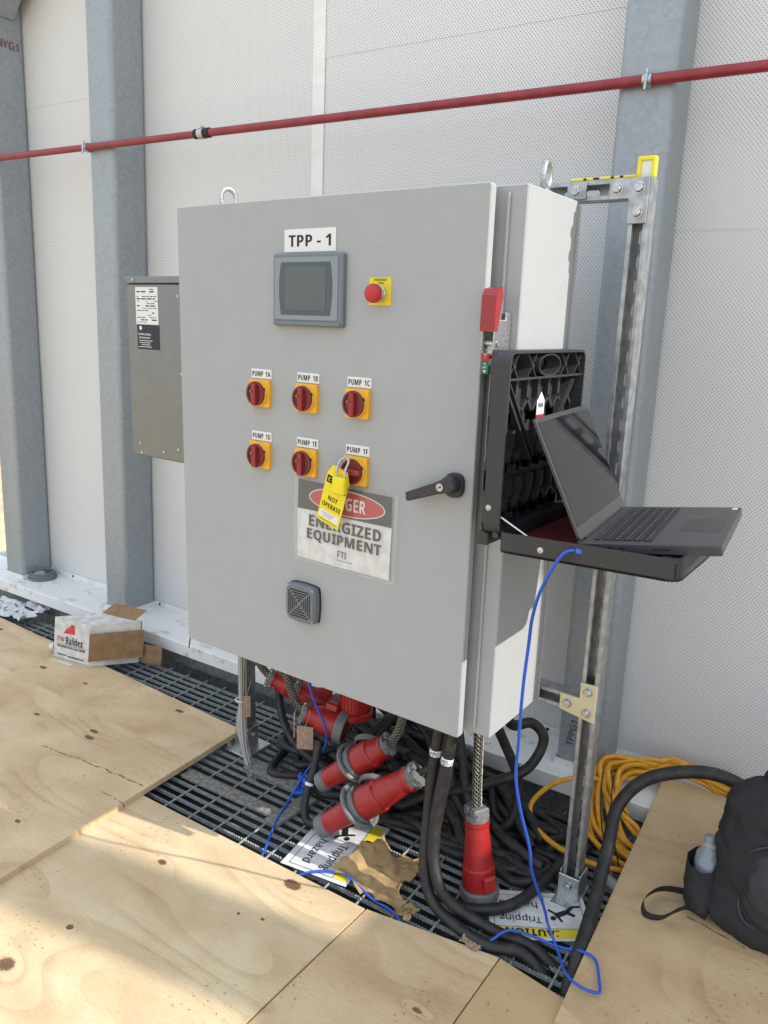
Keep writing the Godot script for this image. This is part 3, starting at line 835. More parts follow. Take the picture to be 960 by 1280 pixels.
	part(tg, "card", MB.new().prism(o, 0.0, 0.0008, tx), M.lemon)
	part(tg, "name_field", MB.new().box(V(0, -0.052, 0.001), V(0.058, 0.018, 0.0004)), M.label, tx)
	part(tg, "emblem", MB.new().cbox(V(-0.022, 0.036, 0.0011), V(0.016, 0.018, 0.0006), 0.0002), M.ink, tx)
	part(tg, "emblem", MB.new().cbox(V(0.024, 0.026, 0.0011), V(0.016, 0.018, 0.0006), 0.0002), M.ink, tx)
	text(tg, "C", 0.007, 0.009, M.lemon, tx * at(V(-0.022, 0.036, 0.0016)))
	text(tg, "N", 0.007, 0.009, M.lemon, tx * at(V(0.024, 0.026, 0.0016)))
	text(tg, "NOT", 0.028, 0.0115, M.ink, tx * at(V(0, -0.008, 0.0011)))
	text(tg, "OPERATE", 0.056, 0.0115, M.ink, tx * at(V(0, -0.027, 0.0011)))
	var wr := MB.new()
	for k in 3: wr.box(V(-0.004, -0.048 - k * 0.004, 0.0013), V(0.036 - k * 0.006, 0.0009, 0.0003), Basis(Vector3.BACK, 0.03))
	part(tg, "handwriting", wr, M.slate, tx)
	part(tg, "small_print", MB.new().box(V(0, -0.066, 0.0009), V(0.056, 0.0014, 0.0003)), M.ink, tx)

# ---------------------------------------------------------------- strut frame
# slotted channel along +y of xf, open towards +z
func strut(L: float, xf: Transform3D) -> MB:
	var m := MB.new()
	var t := 0.0025; var w := 0.0413
	for s in [-1.0, 1.0]:
		m.cbox(V(s * (w / 2 - t / 2), L / 2, -w / 2), V(t, L, w), 0.0008, Basis())
		m.cbox(V(s * (w / 2 - 0.0048), L / 2, -t / 2 + 0.0004), V(0.0096, L, t), 0.0008)
		m.box(V(s * (w / 2 - 0.0086), L / 2, -0.006), V(0.0018, L, 0.0075))
		m.box(V(s * (w / 2 - t - 0.0055), L / 2, -w + t / 2), V(0.012, L, t))
	var y := 0.0
	while y < L - 0.02:
		var h := minf(0.018, L - y)
		m.box(V(0, y + h / 2, -w + t / 2), V(0.0146, h, t * 0.96))
		for s in [-1.0, 1.0]:
			for e in [[h, 1.0], [0.0, -1.0]]:
				var a := V(s * 0.0073, y + e[0], -w + t); var b := V(s * 0.0073, y + e[0] + e[1] * 0.005, -w + t); var c := V(s * 0.002, y + e[0], -w + t)
				if s * e[1] > 0: m.tri(a, b, c)
				else: m.tri(a, c, b)
		y += 0.05
	for i in m.v.size():
		m.v[i] = xf * m.v[i]; m.n[i] = xf.basis * m.n[i]
	return m

func hex_bolt(parent: Node3D, p: Vector3, m: Material, b := Basis(Vector3.RIGHT, PI / 2), sub := "bolt") -> void:
	var k := MB.new()
	var x := Transform3D(b, p)
	k.lathe([Vector2(0.0125, 0), Vector2(0.0125, 0.0018), Vector2(0.0095, 0.0022)], 20, x)
	k.lathe([Vector2(0.0095, 0.002), Vector2(0.0095, 0.0075), Vector2(0.008, 0.009), Vector2(0, 0.009)], 6, x)
	part(parent, sub, k, m)

func plate3(poly: PackedVector2Array, z: float) -> MB:
	return MB.new().prism(poly, z, z + 0.005, Transform3D(), 0.001)

func build_frame() -> void:
	var f := thing("strut_frame", "slotted galvanised strut frame carrying the control panel", "frame", at(V(0.5, 0, -0.32)))
	for x in [1.085, -0.09]:
		part(f, "post", strut(1.70, at(V(x, 0.032, -0.30))), M.galv_dull)
	for y in [1.7115, 0.535]:
		part(f, "rail", strut(1.13, Transform3D(Basis(V(0, -1, 0), V(1, 0, 0), V(0, 0, 1)), V(-0.0675, y, -0.3005))), M.galv_dull)
	# corner plates
	var top := part(f, "corner_plate", plate3(PackedVector2Array([Vector2(1.019, 1.690), Vector2(1.062, 1.690), Vector2(1.062, 1.640), Vector2(1.103, 1.640), Vector2(1.103, 1.731), Vector2(1.019, 1.731)]), -0.2995), M.galv_dull)
	for p in [[1.037, 1.7105], [1.083, 1.7105], [1.083, 1.662]]: hex_bolt(top, V(p[0], p[1], -0.2945), M.zinc)
	var low := part(f, "corner_plate", plate3(PackedVector2Array([Vector2(1.015, 0.514), Vector2(1.105, 0.500), Vector2(1.105, 0.598), Vector2(1.064, 0.598), Vector2(1.064, 0.556), Vector2(1.015, 0.556)]), -0.2995), M.zinc_yellow)
	for p in [[1.035, 0.535], [1.084, 0.578], [1.084, 0.524]]: hex_bolt(low, V(p[0], p[1], -0.2945), M.zinc)
	var tl := part(f, "corner_plate", plate3(PackedVector2Array([Vector2(0.925, 1.694), Vector2(0.968, 1.694), Vector2(0.968, 1.729), Vector2(0.925, 1.729)]), -0.2995), M.galv_dull)
	hex_bolt(tl, V(0.946, 1.7115, -0.2945), M.zinc)
	for x in [1.085, -0.09]:
		var b := MB.new()
		b.cbox(V(x, 0.036, -0.2935), V(0.056, 0.064, 0.006), 0.0015)
		b.cbox(V(x - 0.0255, 0.04, -0.3215), V(0.005, 0.072, 0.05), 0.0015)
		b.cbox(V(x + 0.0255, 0.04, -0.3215), V(0.005, 0.072, 0.05), 0.0015)
		b.cbox(V(x, 0.003, -0.31), V(0.13 if x < 0 else 0.062, 0.006, 0.12), 0.0015)
		var fb := part(f, "foot_bracket", b, M.zinc)
		hex_bolt(fb, V(x, 0.04, -0.2905), M.zinc)
		if x < 0:
			hex_bolt(fb, V(x - 0.048, 0.006, -0.28), M.zinc, Basis())
			hex_bolt(fb, V(x + 0.048, 0.006, -0.28), M.zinc, Basis())
			hex_bolt(fb, V(x + 0.03, 0.05, -0.32), M.zinc, Basis(Vector3.BACK, -PI / 2))
	# yellow tab standing on the post head
	var yt := thing("yellow_tab", "yellow plastic tab with a white window on the strut post head", "tab", at(V(1.087, 1.733, -0.32)))
	var fr := MB.new()
	fr.cbox(V(1.0725, 1.7525, -0.318), V(0.008, 0.041, 0.016), 0.0015)
	fr.cbox(V(1.1025, 1.7525, -0.318), V(0.008, 0.041, 0.016), 0.0015)
	fr.cbox(V(1.0875, 1.769, -0.318), V(0.0375, 0.008, 0.0164), 0.0015)
	part(yt, "frame", fr, M.lemon)
	part(yt, "window", MB.new().box(V(1.0875, 1.7485, -0.319), V(0.022, 0.033, 0.01)), M.label)
	var st := MB.new()
	st.cbox(V(0.998, 1.7355, -0.318), V(0.142, 0.005, 0.03), 0.001)
	var sp := part(yt, "strip", st, M.lemon)
	for x in [0.96, 0.985, 1.02, 1.04]: part(sp, "black_mark", MB.new().box(V(x, 1.7355, -0.3027), V(0.012 + 0.006 * sin(x * 300), 0.004, 0.0008)), M.ink)

# ---------------------------------------------------------------- case and laptop
func shell(w: float, h: float, depth: float, r: float, t: float, xf: Transform3D, backed := true) -> MB:
	# open tray: back at z = 0, mouth at z = depth, outline w x h with rounded corners
	var m := MB.new()
	if backed: m.prism(rrect(w, h, r, 5), 0.0, t, xf)
	var o := rrect(w, h, r, 5); var i := rrect(w - 2 * t, h - 2 * t, r - t, 5)
	var n := o.size()
	for k in n:
		var a := o[k]; var b := o[(k + 1) % n]; var c := i[k]; var d := i[(k + 1) % n]
		m.quad(xf * V(a.x, a.y, 0), xf * V(b.x, b.y, 0), xf * V(b.x, b.y, depth), xf * V(a.x, a.y, depth))
		m.quad(xf * V(d.x, d.y, t), xf * V(c.x, c.y, t), xf * V(c.x, c.y, depth), xf * V(d.x, d.y, depth))
		m.quad(xf * V(a.x, a.y, depth), xf * V(b.x, b.y, depth), xf * V(d.x, d.y, depth), xf * V(c.x, c.y, depth))
	return m

func bar2(m: MB, a: Vector2, b: Vector2, w: float, z0: float, z1: float, xf: Transform3D) -> void:
	var d := (b - a).normalized(); var s := Vector2(-d.y, d.x) * w / 2
	m.prism(PackedVector2Array([a - s, b - s, b + s, a + s]), z0, z1, xf)

func build_case() -> void:
	var c := thing("laptop_case", "open black ribbed plastic case clamped to the panel side", "case", at(V(1.0, 1.0, -0.09)))
	# lid: local x runs along -z of the world, y up, z out along +x
	var lx := Transform3D(Basis(V(0, 0, -1), V(0, 1, 0), V(1, 0, 0)), V(0.970, 1.205, -0.0925))
	var ls := shell(0.365, 0.350, 0.040, 0.022, 0.005, lx, false)
	ls.prism(rrect(0.365, 0.297, 0.022, 5, Vector2(0, -0.0265)), 0.0, 0.005, lx)
	for q in [[-0.116, 0.129], [0.120, 0.121]]: ls.prism(rrect(q[1], 0.058, 0.001, 1, Vector2(q[0], 0.146)), 0.0, 0.005, lx)
	var hole := oval(0.047, 0.019, 32, Vector2(0.004, 0.146))
	for k in 32:   # plate round the hand hole, out to a box
		var a := hole[k]; var b := hole[(k + 1) % 32]
		var o := []
		for p in [a, b]:
			var d: Vector2 = p - Vector2(0.004, 0.146)
			o.append(Vector2(0.004, 0.146) + d * minf(0.0555 / maxf(absf(d.x), 1e-6), 0.0265 / maxf(absf(d.y), 1e-6)))
		ls.quad(lx * V(a.x, a.y, 0.005), lx * V(o[0].x, o[0].y, 0.005), lx * V(o[1].x, o[1].y, 0.005), lx * V(b.x, b.y, 0.005))
		ls.quad(lx * V(b.x, b.y, 0.0), lx * V(o[1].x, o[1].y, 0.0), lx * V(o[0].x, o[0].y, 0.0), lx * V(a.x, a.y, 0.0))
	var lid := part(c, "lid", ls, M.black)
	var rb := MB.new()
	var W := 0.178; var H := 0.170
	# grip compartment across the top
	bar2(rb, Vector2(-W, 0.122), Vector2(W, 0.122), 0.004, 0.005, 0.036, lx)
	for k in [-0.155, -0.075, 0.085, 0.155]:
		for s in [-1.0, 1.0]:
			bar2(rb, Vector2(k, 0.146), Vector2(k + s * 0.020, 0.123), 0.0022, 0.005, 0.034, lx)
			bar2(rb, Vector2(k, 0.146), Vector2(k + s * 0.020, 0.169), 0.0022, 0.005, 0.034, lx)
		rb.lathe([Vector2(0.0042, 0), Vector2(0.0042, 0.031), Vector2(0, 0.031)], 10, lx * Transform3D(Basis(Vector3.RIGHT, PI / 2), V(k, 0.146, 0.005)))
	var hs := oval(0.052, 0.021, 28, Vector2(0.004, 0.146))
	for k in 28: bar2(rb, hs[k], hs[(k + 1) % 28], 0.003, 0.005, 0.036, lx)
	# lattice below: uprights and zigzags
	for k in 7:
		var x := -0.150 + k * 0.05
		for row in 3:
			var y := 0.118 - row * 0.098
			bar2(rb, Vector2(x, y), Vector2(x, y - 0.040), 0.0105, 0.005, 0.017, lx)
			for s in [-1.0, 1.0]:
				bar2(rb, Vector2(x, y - 0.038), Vector2(clampf(x + s * 0.025, -W, W), y - 0.064), 0.008, 0.005, 0.017, lx)
				bar2(rb, Vector2(clampf(x + s * 0.025, -W, W), y - 0.062), Vector2(clampf(x + s * 0.025, -W, W), y - 0.082), 0.008, 0.005, 0.017, lx)
	for s in [-1.0, 1.0]:
		bar2(rb, Vector2(s * 0.165, 0.112), Vector2(s * 0.03, -0.045), 0.006, 0.005, 0.024, lx)
		bar2(rb, Vector2(s * 0.150, 0.115), Vector2(s * 0.02, -0.036), 0.003, 0.005, 0.026, lx)
	part(lid, "rib_lattice", rb, M.black)
	var stk := part(lid, "sticker", MB.new().prism(PackedVector2Array([Vector2(-0.018, -0.032), Vector2(0.018, -0.032), Vector2(0.018, 0.016), Vector2(0.0, 0.034), Vector2(-0.018, 0.016)]), 0.0178, 0.0182, lx * at(V(0.012, 0.0565, 0))), M.label)
	part(lid, "sticker_band", MB.new().box(V(0.012, 0.0565 - 0.022, 0.0184), V(0.036, 0.019, 0.0004)), M.danger_red, lx)
	var sq := MB.new()
	for k in 4: sq.prism(oval(0.0035, 0.005, 10, Vector2(0.003 + 0.006 * k, 0.064 - 0.002 * (k % 2))), 0.0183, 0.0186, lx)
	part(lid, "sticker_print", sq, M.slate)
	# rivets in the near edge
	for p in [V(0.985, 1.083, 0.09), V(1.1, 1.021, 0.0938)]:
		var rv := MB.new()
		rv.lathe([Vector2(0.0065, 0), Vector2(0.006, 0.0018), Vector2(0.0025, 0.0028), Vector2(0, 0.0028)], 16, Transform3D(Basis(Vector3.RIGHT, PI / 2), p))
		part(c, "rivet", rv, M.zinc)
	# tray, a little up at its outer end
	var tb := Basis(Vector3.BACK, 0.035)
	var tx := Transform3D(tb * Basis(Vector3.RIGHT, -PI / 2), V(1.180, 1.006, -0.0895))
	var tray := part(c, "tray", shell(0.344, 0.366, 0.040, 0.024, 0.005, tx), M.black)
	part(tray, "felt_mat", MB.new().prism(rrect(0.28, 0.33, 0.01, 3, Vector2(-0.02, 0)), 0.005, 0.016, tx), M.felt)
	for s in [-1.0, 1.0]:
		var tr := MB.new()
		bar2(tr, Vector2(0.115, s * 0.178), Vector2(0.167, s * 0.125), 0.003, 0.005, 0.034, tx)
		bar2(tr, Vector2(0.12, s * 0.12), Vector2(0.167, s * 0.178), 0.003, 0.005, 0.030, tx)
		bar2(tr, Vector2(0.11, s * 0.145), Vector2(0.168, s * 0.140), 0.003, 0.005, 0.030, tx)
		tr.lathe([Vector2(0.009, 0), Vector2(0.009, 0.029), Vector2(0, 0.029)], 12, tx * Transform3D(Basis(Vector3.RIGHT, PI / 2), V(0.142, s * 0.150, 0.005)))
		part(tray, "corner_ribs", tr, M.black)
	var hg := MB.new()
	hg.tube(PackedVector3Array([V(1.000, 1.030, 0.085), V(1.000, 1.030, -0.27)]), 0.0065, 12)
	part(c, "hinge", hg, M.black)
	part(c, "mounting_block", MB.new().cbox(V(0.969, 1.017, -0.06), V(0.026, 0.026, 0.28), 0.003), M.black)
	part(c, "mounting_block", MB.new().cbox(V(0.9635, 1.28, -0.12), V(0.013, 0.05, 0.2), 0.002), M.black)
	part(c, "stay_cord", MB.new().tube(PackedVector3Array([V(1.007, 1.068, 0.083), V(1.078, 1.034, 0.083)]), 0.0016, 8), M.label)

	# laptop: base sloping up towards its user, lid leaning back on the case lid
	var yaw := 0.115
	var bx := Transform3D(Basis(Vector3.UP, yaw) * Basis(Vector3.BACK, 0.135), V(1.158, 1.043, 0.073))
	var l := thing("laptop", "open black laptop propped in the tray with a dark screen", "laptop", Transform3D(Basis(), V(1.2, 1.03, -0.1)))
	# base: local x away from the hinge (0..0.25), z towards the camera side (0 .. -0.36 goes back)
	var base := MB.new()
	base.prism(rrect(0.248, 0.358, 0.008, 4), -0.017, 0.0, bx * Transform3D(Basis(Vector3.RIGHT, -PI / 2), V(0.124, 0, -0.179)), 0.0015)
	var bs := part(l, "base", base, M.laptop)
	part(bs, "touchpad", MB.new().prism(rrect(0.072, 0.118, 0.003, 3), 0.0, 0.0004, bx * Transform3D(Basis(Vector3.RIGHT, -PI / 2), V(0.198, 0, -0.172)), 0.0002), mat(Color(0.15, 0.155, 0.165), 0.35, 0.1))
	var kb := MB.new(); var kp := MB.new()
	rng.seed = 8
	for r in 6:
		var x := 0.034 + r * 0.0178
		for k in 19:
			if r == 5 and k > 4 and k < 10:
				if k == 5: kb.cbox(V(x, 0.0012, -0.031 - (k + 2.0) * 0.0166), V(0.0145, 0.0024, 0.0805), 0.0006)
				continue
			var zz := -0.031 - k * 0.0166
			kb.cbox(V(x, 0.0012, zz), V(0.009 if r == 0 else 0.0148, 0.0024, 0.0142), 0.0006)
			kp.box(V(x - 0.001, 0.00245, zz + rng.randf_range(-0.002, 0.002)), V(0.0022, 0.0002, 0.0016 + rng.randf() * 0.0016))
	tag(part(bs, "keyboard", kb, M.key, bx), "", "", "", "stuff")
	tag(part(bs, "key_print", kp, M.keyprint, bx), "", "", "", "stuff")
	var po := MB.new()
	for q in [[0.02, 0.012, 0.005], [0.058, 0.008, 0.004], [0.078, 0.008, 0.004], [0.135, 0.03, 0.003]]:
		po.box(V(q[0] + q[1] / 2, -0.0085, 0.0002), V(q[1], q[2], 0.001))
	part(bs, "ports", po, M.ink, bx)
	part(bs, "sticker", MB.new().box(V(0.236, 0.0003, -0.335), V(0.010, 0.0004, 0.008)), M.label, bx)
	part(bs, "sticker", MB.new().box(V(0.236, 0.0003, -0.345), V(0.008, 0.0004, 0.005)), M.label, bx)
	# display: from the hinge at local x 0.006, leaning back by 26 degrees from upright
	var dx := Transform3D(Basis(Vector3.UP, yaw) * Basis(Vector3.UP, PI / 2) * Basis(Vector3.RIGHT, -0.455), bx * V(0.010, 0.004, -0.179))
	var dsp := part(l, "display", MB.new().prism(rrect(0.356, 0.238, 0.006, 4, Vector2(0, 0.119)), -0.006, 0.0, dx, 0.001), M.laptop)
	part(dsp, "screen", MB.new().prism(rrect(0.344, 0.205, 0.001, 1, Vector2(0, 0.126)), 0.0, 0.0006, dx), M.laptop_screen)
	part(l, "hinge_bar", MB.new().tube(PackedVector3Array([bx * V(0.006, 0.001, -0.03), bx * V(0.006, 0.001, -0.33)]), 0.0055, 10), M.key)

# ---------------------------------------------------------------- cables and plugs
func braid(a: Array, r: float) -> MB:
	# wire cable grip: crossing helices round a curve
	var c := curve(a, 10)
	var m := MB.new()
	var up := V(0.31, 0.12, 0.94).normalized()
	var ln := 0.0
	var ds := [0.0]
	for i in range(1, c.size()):
		ln += c[i].distance_to(c[i - 1]); ds.append(ln)
	for dirn in [-1.0, 1.0]:
		for k in 6:
			var p := PackedVector3Array()
			var steps := int(ln / 0.004)
			var j := 0
			for s in steps + 1:
				var d := ln * s / steps
				while j < c.size() - 2 and ds[j + 1] < d: j += 1
				var q := c[j].lerp(c[j + 1], clampf((d - ds[j]) / maxf(ds[j + 1] - ds[j], 1e-6), 0, 1))
				var t := (c[j + 1] - c[j]).normalized()
				var x := (up - t * up.dot(t)).normalized()
				var y := t.cross(x)
				var an: float = TAU * k / 6.0 + dirn * d * 95.0
				p.append(q + (x * cos(an) + y * sin(an)) * (r + 0.0006 * dirn))
			m.tube(p, 0.0011, 4, false)
	return m

# red industrial coupler along a -> b (a: mouth with the grey ring, b: cable clamp)
func coupler(label: String, a: Vector3, b: Vector3, s: float, cable: Array, grip: bool, roll := 0.0, mate := false) -> void:
	var xf := along(a, b, roll)
	var L := a.distance_to(b)
	var t := thing("power_coupler", label, "coupler", Transform3D(Basis(), a), "red power couplers under the panel")
	part(t, "ring", MB.new().lathe([Vector2(0.043 * s, 0), Vector2(0.054 * s, 0.0), Vector2(0.055 * s, 0.004), Vector2(0.055 * s, 0.026 * s), Vector2(0.052 * s, 0.03 * s), Vector2(0.043 * s, 0.03 * s)], 12, xf), M.grey_plastic)
	part(t, "housing", MB.new().lathe([Vector2(0.0, 0.005), Vector2(0.046 * s, 0.006), Vector2(0.0455 * s, 0.09 * s), Vector2(0.043 * s, 0.094 * s), Vector2(0.041 * s, 0.095 * s), Vector2(0.032 * s, L * 0.80), Vector2(0.035 * s, L * 0.815), Vector2(0.035 * s, L * 0.86), Vector2(0.0, L * 0.86)], 28, xf), M.red_plastic)
	var lug := MB.new()
	lug.cbox(V(0.048 * s, 0.062 * s, 0), V(0.034 * s, 0.045 * s, 0.036 * s), 0.006 * s)
	part(t, "latch_lug", lug, M.red_plastic, xf)
	var cl := MB.new()
	cl.lathe([Vector2(0.033 * s, L * 0.86), Vector2(0.033 * s, L * 0.93), Vector2(0.0, L * 0.93)], 8, xf)
	for k in 2:
		cl.cbox(xf * V((k - 0.5) * 0.032 * s, L * 0.945, 0), V(0.026 * s, L * 0.12, 0.05 * s), 0.004, xf.basis)
	var cm := part(t, "cable_clamp", cl, M.grey_plastic)
	part(cm, "clamp_screw", MB.new().tube(PackedVector3Array([xf * V(-0.034 * s, L * 0.955, 0.015 * s), xf * V(0.034 * s, L * 0.955, 0.015 * s)]), 0.004, 8), M.zinc)
	if mate:
		# the plug that sits in the mouth, with its flange ring and screw nut
		var p := part(t, "plug", MB.new().lathe([Vector2(0.0, -0.115 * s), Vector2(0.026 * s, -0.115 * s), Vector2(0.031 * s, -0.10 * s), Vector2(0.034 * s, -0.03 * s), Vector2(0.040 * s, 0.0), Vector2(0.0, 0.0)], 24, xf), M.red_plastic)
		part(p, "gland_nut", MB.new().lathe([Vector2(0.016, -0.135 * s), Vector2(0.032 * s, -0.130 * s), Vector2(0.034 * s, -0.105 * s), Vector2(0.030 * s, -0.098 * s), Vector2(0.0, -0.098 * s)], 14, xf), M.grey_plastic)
		var rg := PackedVector3Array()
		for k in 28: rg.append(xf * V(cos(TAU * k / 28) * 0.060 * s, 0.016 * s + sin(TAU * k / 28) * 0.010, sin(TAU * k / 28) * 0.060 * s))
		part(p, "locking_ring", MB.new().tube(rg, 0.0075 * s, 8, false, true), M.grey_plastic)
		var cv := MB.new()
		cv.lathe([Vector2(0.0, 0.0), Vector2(0.048 * s, 0.0), Vector2(0.051 * s, 0.003), Vector2(0.051 * s, 0.014), Vector2(0.045 * s, 0.016), Vector2(0.044 * s, 0.004), Vector2(0.0, 0.004)], 24, xf * Transform3D(Basis(Vector3.BACK, 1.9), V(0.062 * s, 0.03 * s, 0)) * Transform3D(Basis(), V(0.05 * s, 0, 0)))
		part(p, "hinged_cover", cv, M.grey_plastic)
	if cable.size() > 1:
		part(t, "cable", MB.new().tube(curve(cable), 0.0100, 10), M.rubber)
		if grip: part(t, "cable_grip", braid(cable, 0.0116), M.mesh_wire)

func black_cable(label: String, pts: Array, r := 0.0165, bands := []) -> void:
	var lo: Vector3 = pts[0]
	for p in pts: if p.y < lo.y: lo = p
	var t := thing("power_cable", label, "cable", Transform3D(Basis(), lo), "black power cables piled under the panel")
	var c := curve(pts, 8)
	part(t, "sheath", MB.new().tube(c, r, 12), M.rubber)
	for b in bands:
		var k := int(b[0] * (c.size() - 1))
		var q := PackedVector3Array([c[k].lerp(c[k + 1], 0.0), c[k].lerp(c[k + 1], 0.5), c[k + 1], c[k + 1].lerp(c[k + 2], 0.4)])
		var bn := part(t, "marker_band", MB.new().tube(q, r + 0.0012, 16, false), M.label)
		if b[1] != "":
			var mid := (q[1] + q[2]) * 0.5
			var fwd := (V(1.67, 1.42, 1.41) - mid).normalized()
			var ax := -(q[3] - q[0]).normalized()      # downwards along the cable
			var up := -ax if ax.y < 0 else ax
			var z := (fwd - up * fwd.dot(up)).normalized()
			text(bn, b[1], 0.028, 0.012, M.ink, Transform3D(Basis(up.cross(z), up, z), mid + z * (r + 0.0016)), false)

func build_cables() -> void:
	# three supply cables leaving the panel near its right end
	var c1 := [V(0.80, 0.53, -0.10), V(0.795, 0.44, -0.09), V(0.785, 0.34, -0.09), V(0.785, 0.22, -0.08), V(0.80, 0.12, -0.05), V(0.835, 0.05, -0.03), V(0.90, 0.022, -0.02), V(1.0, 0.018, -0.0125), V(1.08, 0.018, -0.040), V(1.15, -0.03, -0.045)]
	black_cable("black cable with P0 band, leftmost of the three leaving the panel", c1, 0.0140, [[0.145, "PP01"]])
	var c2 := [V(0.836, 0.53, -0.10), V(0.83, 0.44, -0.095), V(0.818, 0.34, -0.085), V(0.812, 0.23, -0.07), V(0.825, 0.14, -0.05), V(0.865, 0.075, -0.035), V(0.93, 0.035, -0.05), V(1.02, 0.02, -0.062), V(1.09, 0.018, -0.072), V(1.17, -0.03, -0.08)]
	black_cable("black cable with P01 band in front of the hanging red coupler", c2, 0.0140, [[0.155, "P01-2"]])
	var c3 := [V(0.80, 0.53, -0.14), V(0.80, 0.44, -0.14), V(0.80, 0.33, -0.135), V(0.79, 0.2, -0.12), V(0.80, 0.09, -0.10), V(0.85, 0.03, -0.075), V(0.92, 0.02, -0.09), V(0.99, 0.022, -0.16), V(1.02, 0.024, -0.28), V(1.03, 0.03, -0.40)]
	black_cable("black cable running behind the two banded cables", c3, 0.0140)
	var g := MB.new()
	for p in [V(0.80, 0.505, -0.10), V(0.836, 0.505, -0.10), V(0.80, 0.505, -0.14)]:
		g.lathe([Vector2(0.019, -0.012), Vector2(0.0225, -0.008), Vector2(0.0225, 0.012)], 8, at(p))
	part(get_node("control_panel"), "cable_glands", g, M.grey_plastic)

	# loops standing up at the right end of the pile
	black_cable("black cable arching up behind the panel's lower right corner", [V(0.86, 0.52, -0.22), V(0.845, 0.44, -0.33), V(0.845, 0.36, -0.41), V(0.875, 0.35, -0.47), V(0.905, 0.30, -0.49), V(0.88, 0.22, -0.45), V(0.80, 0.17, -0.40), V(0.70, 0.12, -0.36), V(0.55, 0.05, -0.36)], 0.0145)
	black_cable("black cable dropping straight beside the arching loop", [V(0.80, 0.52, -0.24), V(0.81, 0.42, -0.33), V(0.83, 0.30, -0.40), V(0.86, 0.18, -0.44), V(0.865, 0.08, -0.42), V(0.82, 0.03, -0.38), V(0.7, 0.02, -0.36), V(0.5, 0.019, -0.42)], 0.014)
	black_cable("black cable hanging down behind the left red couplers", [V(0.10, 0.52, -0.24), V(0.08, 0.40, -0.36), V(0.06, 0.22, -0.43), V(0.10, 0.10, -0.42), V(0.22, 0.05, -0.36), V(0.40, 0.03, -0.32), V(0.62, 0.02, -0.30), V(0.9, 0.02, -0.30)], 0.0135)
	black_cable("black cable sagging low behind the left strut post", [V(-0.02, 0.30, -0.42), V(0.02, 0.22, -0.36), V(0.10, 0.13, -0.31), V(0.22, 0.08, -0.29), V(0.36, 0.06, -0.31), V(0.52, 0.07, -0.36), V(0.7, 0.06, -0.42)], 0.0135)
	black_cable("thin black cable with white band ending on the caution sign", [V(0.33, 0.22, -0.20), V(0.335, 0.14, -0.17), V(0.335, 0.09, -0.145), V(0.345, 0.045, -0.12), V(0.375, 0.022, -0.10), V(0.41, 0.028, -0.105)], 0.0115, [[0.34, ""], [0.96, ""]])
	# the pile: long runs snaking to and fro
	rng.seed = 21
	for k in 34:
		var low := k < 10
		var z0 := -0.27 - 0.030 * (k % 10) if low else (-0.30 - 0.017 * (k - 10) if k < 24 else -0.25 - 0.022 * (k - 24))
		var h := 0.0 if low else (0.012 + 0.011 * (k - 10) if k < 24 else 0.02 + 0.009 * (k - 24))
		var pts := []
		var xa := rng.randf_range(0.05, 0.30); var xb := rng.randf_range(0.84, 1.05)
		if not low: xb -= 0.05
		if k >= 24: xa += 0.22
		var n := 7
		for i in n + 1:
			var f := float(i) / n
			pts.append(V(lerpf(xa, xb, f), 0.016 + h * (1.25 - 1.05 * f) + 0.06 * absf(rng.randf_range(-0.4, 1.0)) * sin(PI * f), z0 + rng.randf_range(-0.045, 0.045) + 0.03 * sin(f * 6.0 + k)))
		pts.push_front(V(xa - 0.06, 0.014, z0 - 0.09)); pts.push_front(V(xa - 0.07, -0.04, z0 - 0.13))   # up through the grating
		if k % 2 == 0:   # turn back in a bend at the right
			pts.append(V(xb + 0.05, 0.02, z0 - 0.03)); pts.append(V(xb + 0.03, 0.018, z0 - 0.07)); pts.append(V(xb - 0.12, 0.018, z0 - 0.06))
		black_cable("black power cable lying in the tangled pile under the panel", pts, 0.0125 + 0.0015 * (k % 2))
	# bends climbing the left end of the pile
	for k in 3:
		var q := 0.045 * k
		black_cable(["bent black cable leftmost at the back of the pile", "bent black cable second from left at the back of the pile", "bent black cable rising highest behind the ribbed red coupler"][k], [V(0.28 + q, 0.05, -0.34), V(0.36 + q, 0.16 + q, -0.40), V(0.46 + q, 0.25 + q * 1.2, -0.44), V(0.57 + q, 0.22 + q, -0.42), V(0.66 + q, 0.11, -0.36), V(0.78 + q, 0.04, -0.31)], 0.0135)

	# couplers
	var a := V(0.905, 0.012, -0.155)
	coupler("red coupler standing upright by itself right of the three cables", a, V(0.874, 0.250, -0.165), 0.92, [V(0.876, 0.235, -0.165), V(0.872, 0.30, -0.165), V(0.866, 0.40, -0.17), V(0.858, 0.52, -0.18)], true, -0.5)
	coupler("large red coupler lying aslant with its plug on the caution sign", V(0.525, 0.118, -0.125), V(0.690, 0.262, -0.185), 1.0, [V(0.675, 0.25, -0.18), V(0.73, 0.30, -0.20), V(0.76, 0.40, -0.22), V(0.76, 0.52, -0.22)], false, 2.2, true)
	coupler("red coupler held by a wire cable grip above the large one", V(0.455, 0.190, -0.195), V(0.570, 0.290, -0.225), 0.95, [V(0.56, 0.28, -0.22), V(0.59, 0.33, -0.225), V(0.605, 0.40, -0.225), V(0.615, 0.52, -0.225)], true, 2.2, true)
	coupler("red coupler pointing right behind the blue cable, tag below", V(0.365, 0.235, -0.285), V(0.225, 0.262, -0.245), 0.95, [V(0.235, 0.26, -0.245), V(0.20, 0.30, -0.235), V(0.185, 0.38, -0.22), V(0.18, 0.52, -0.22)], true, 0.3)
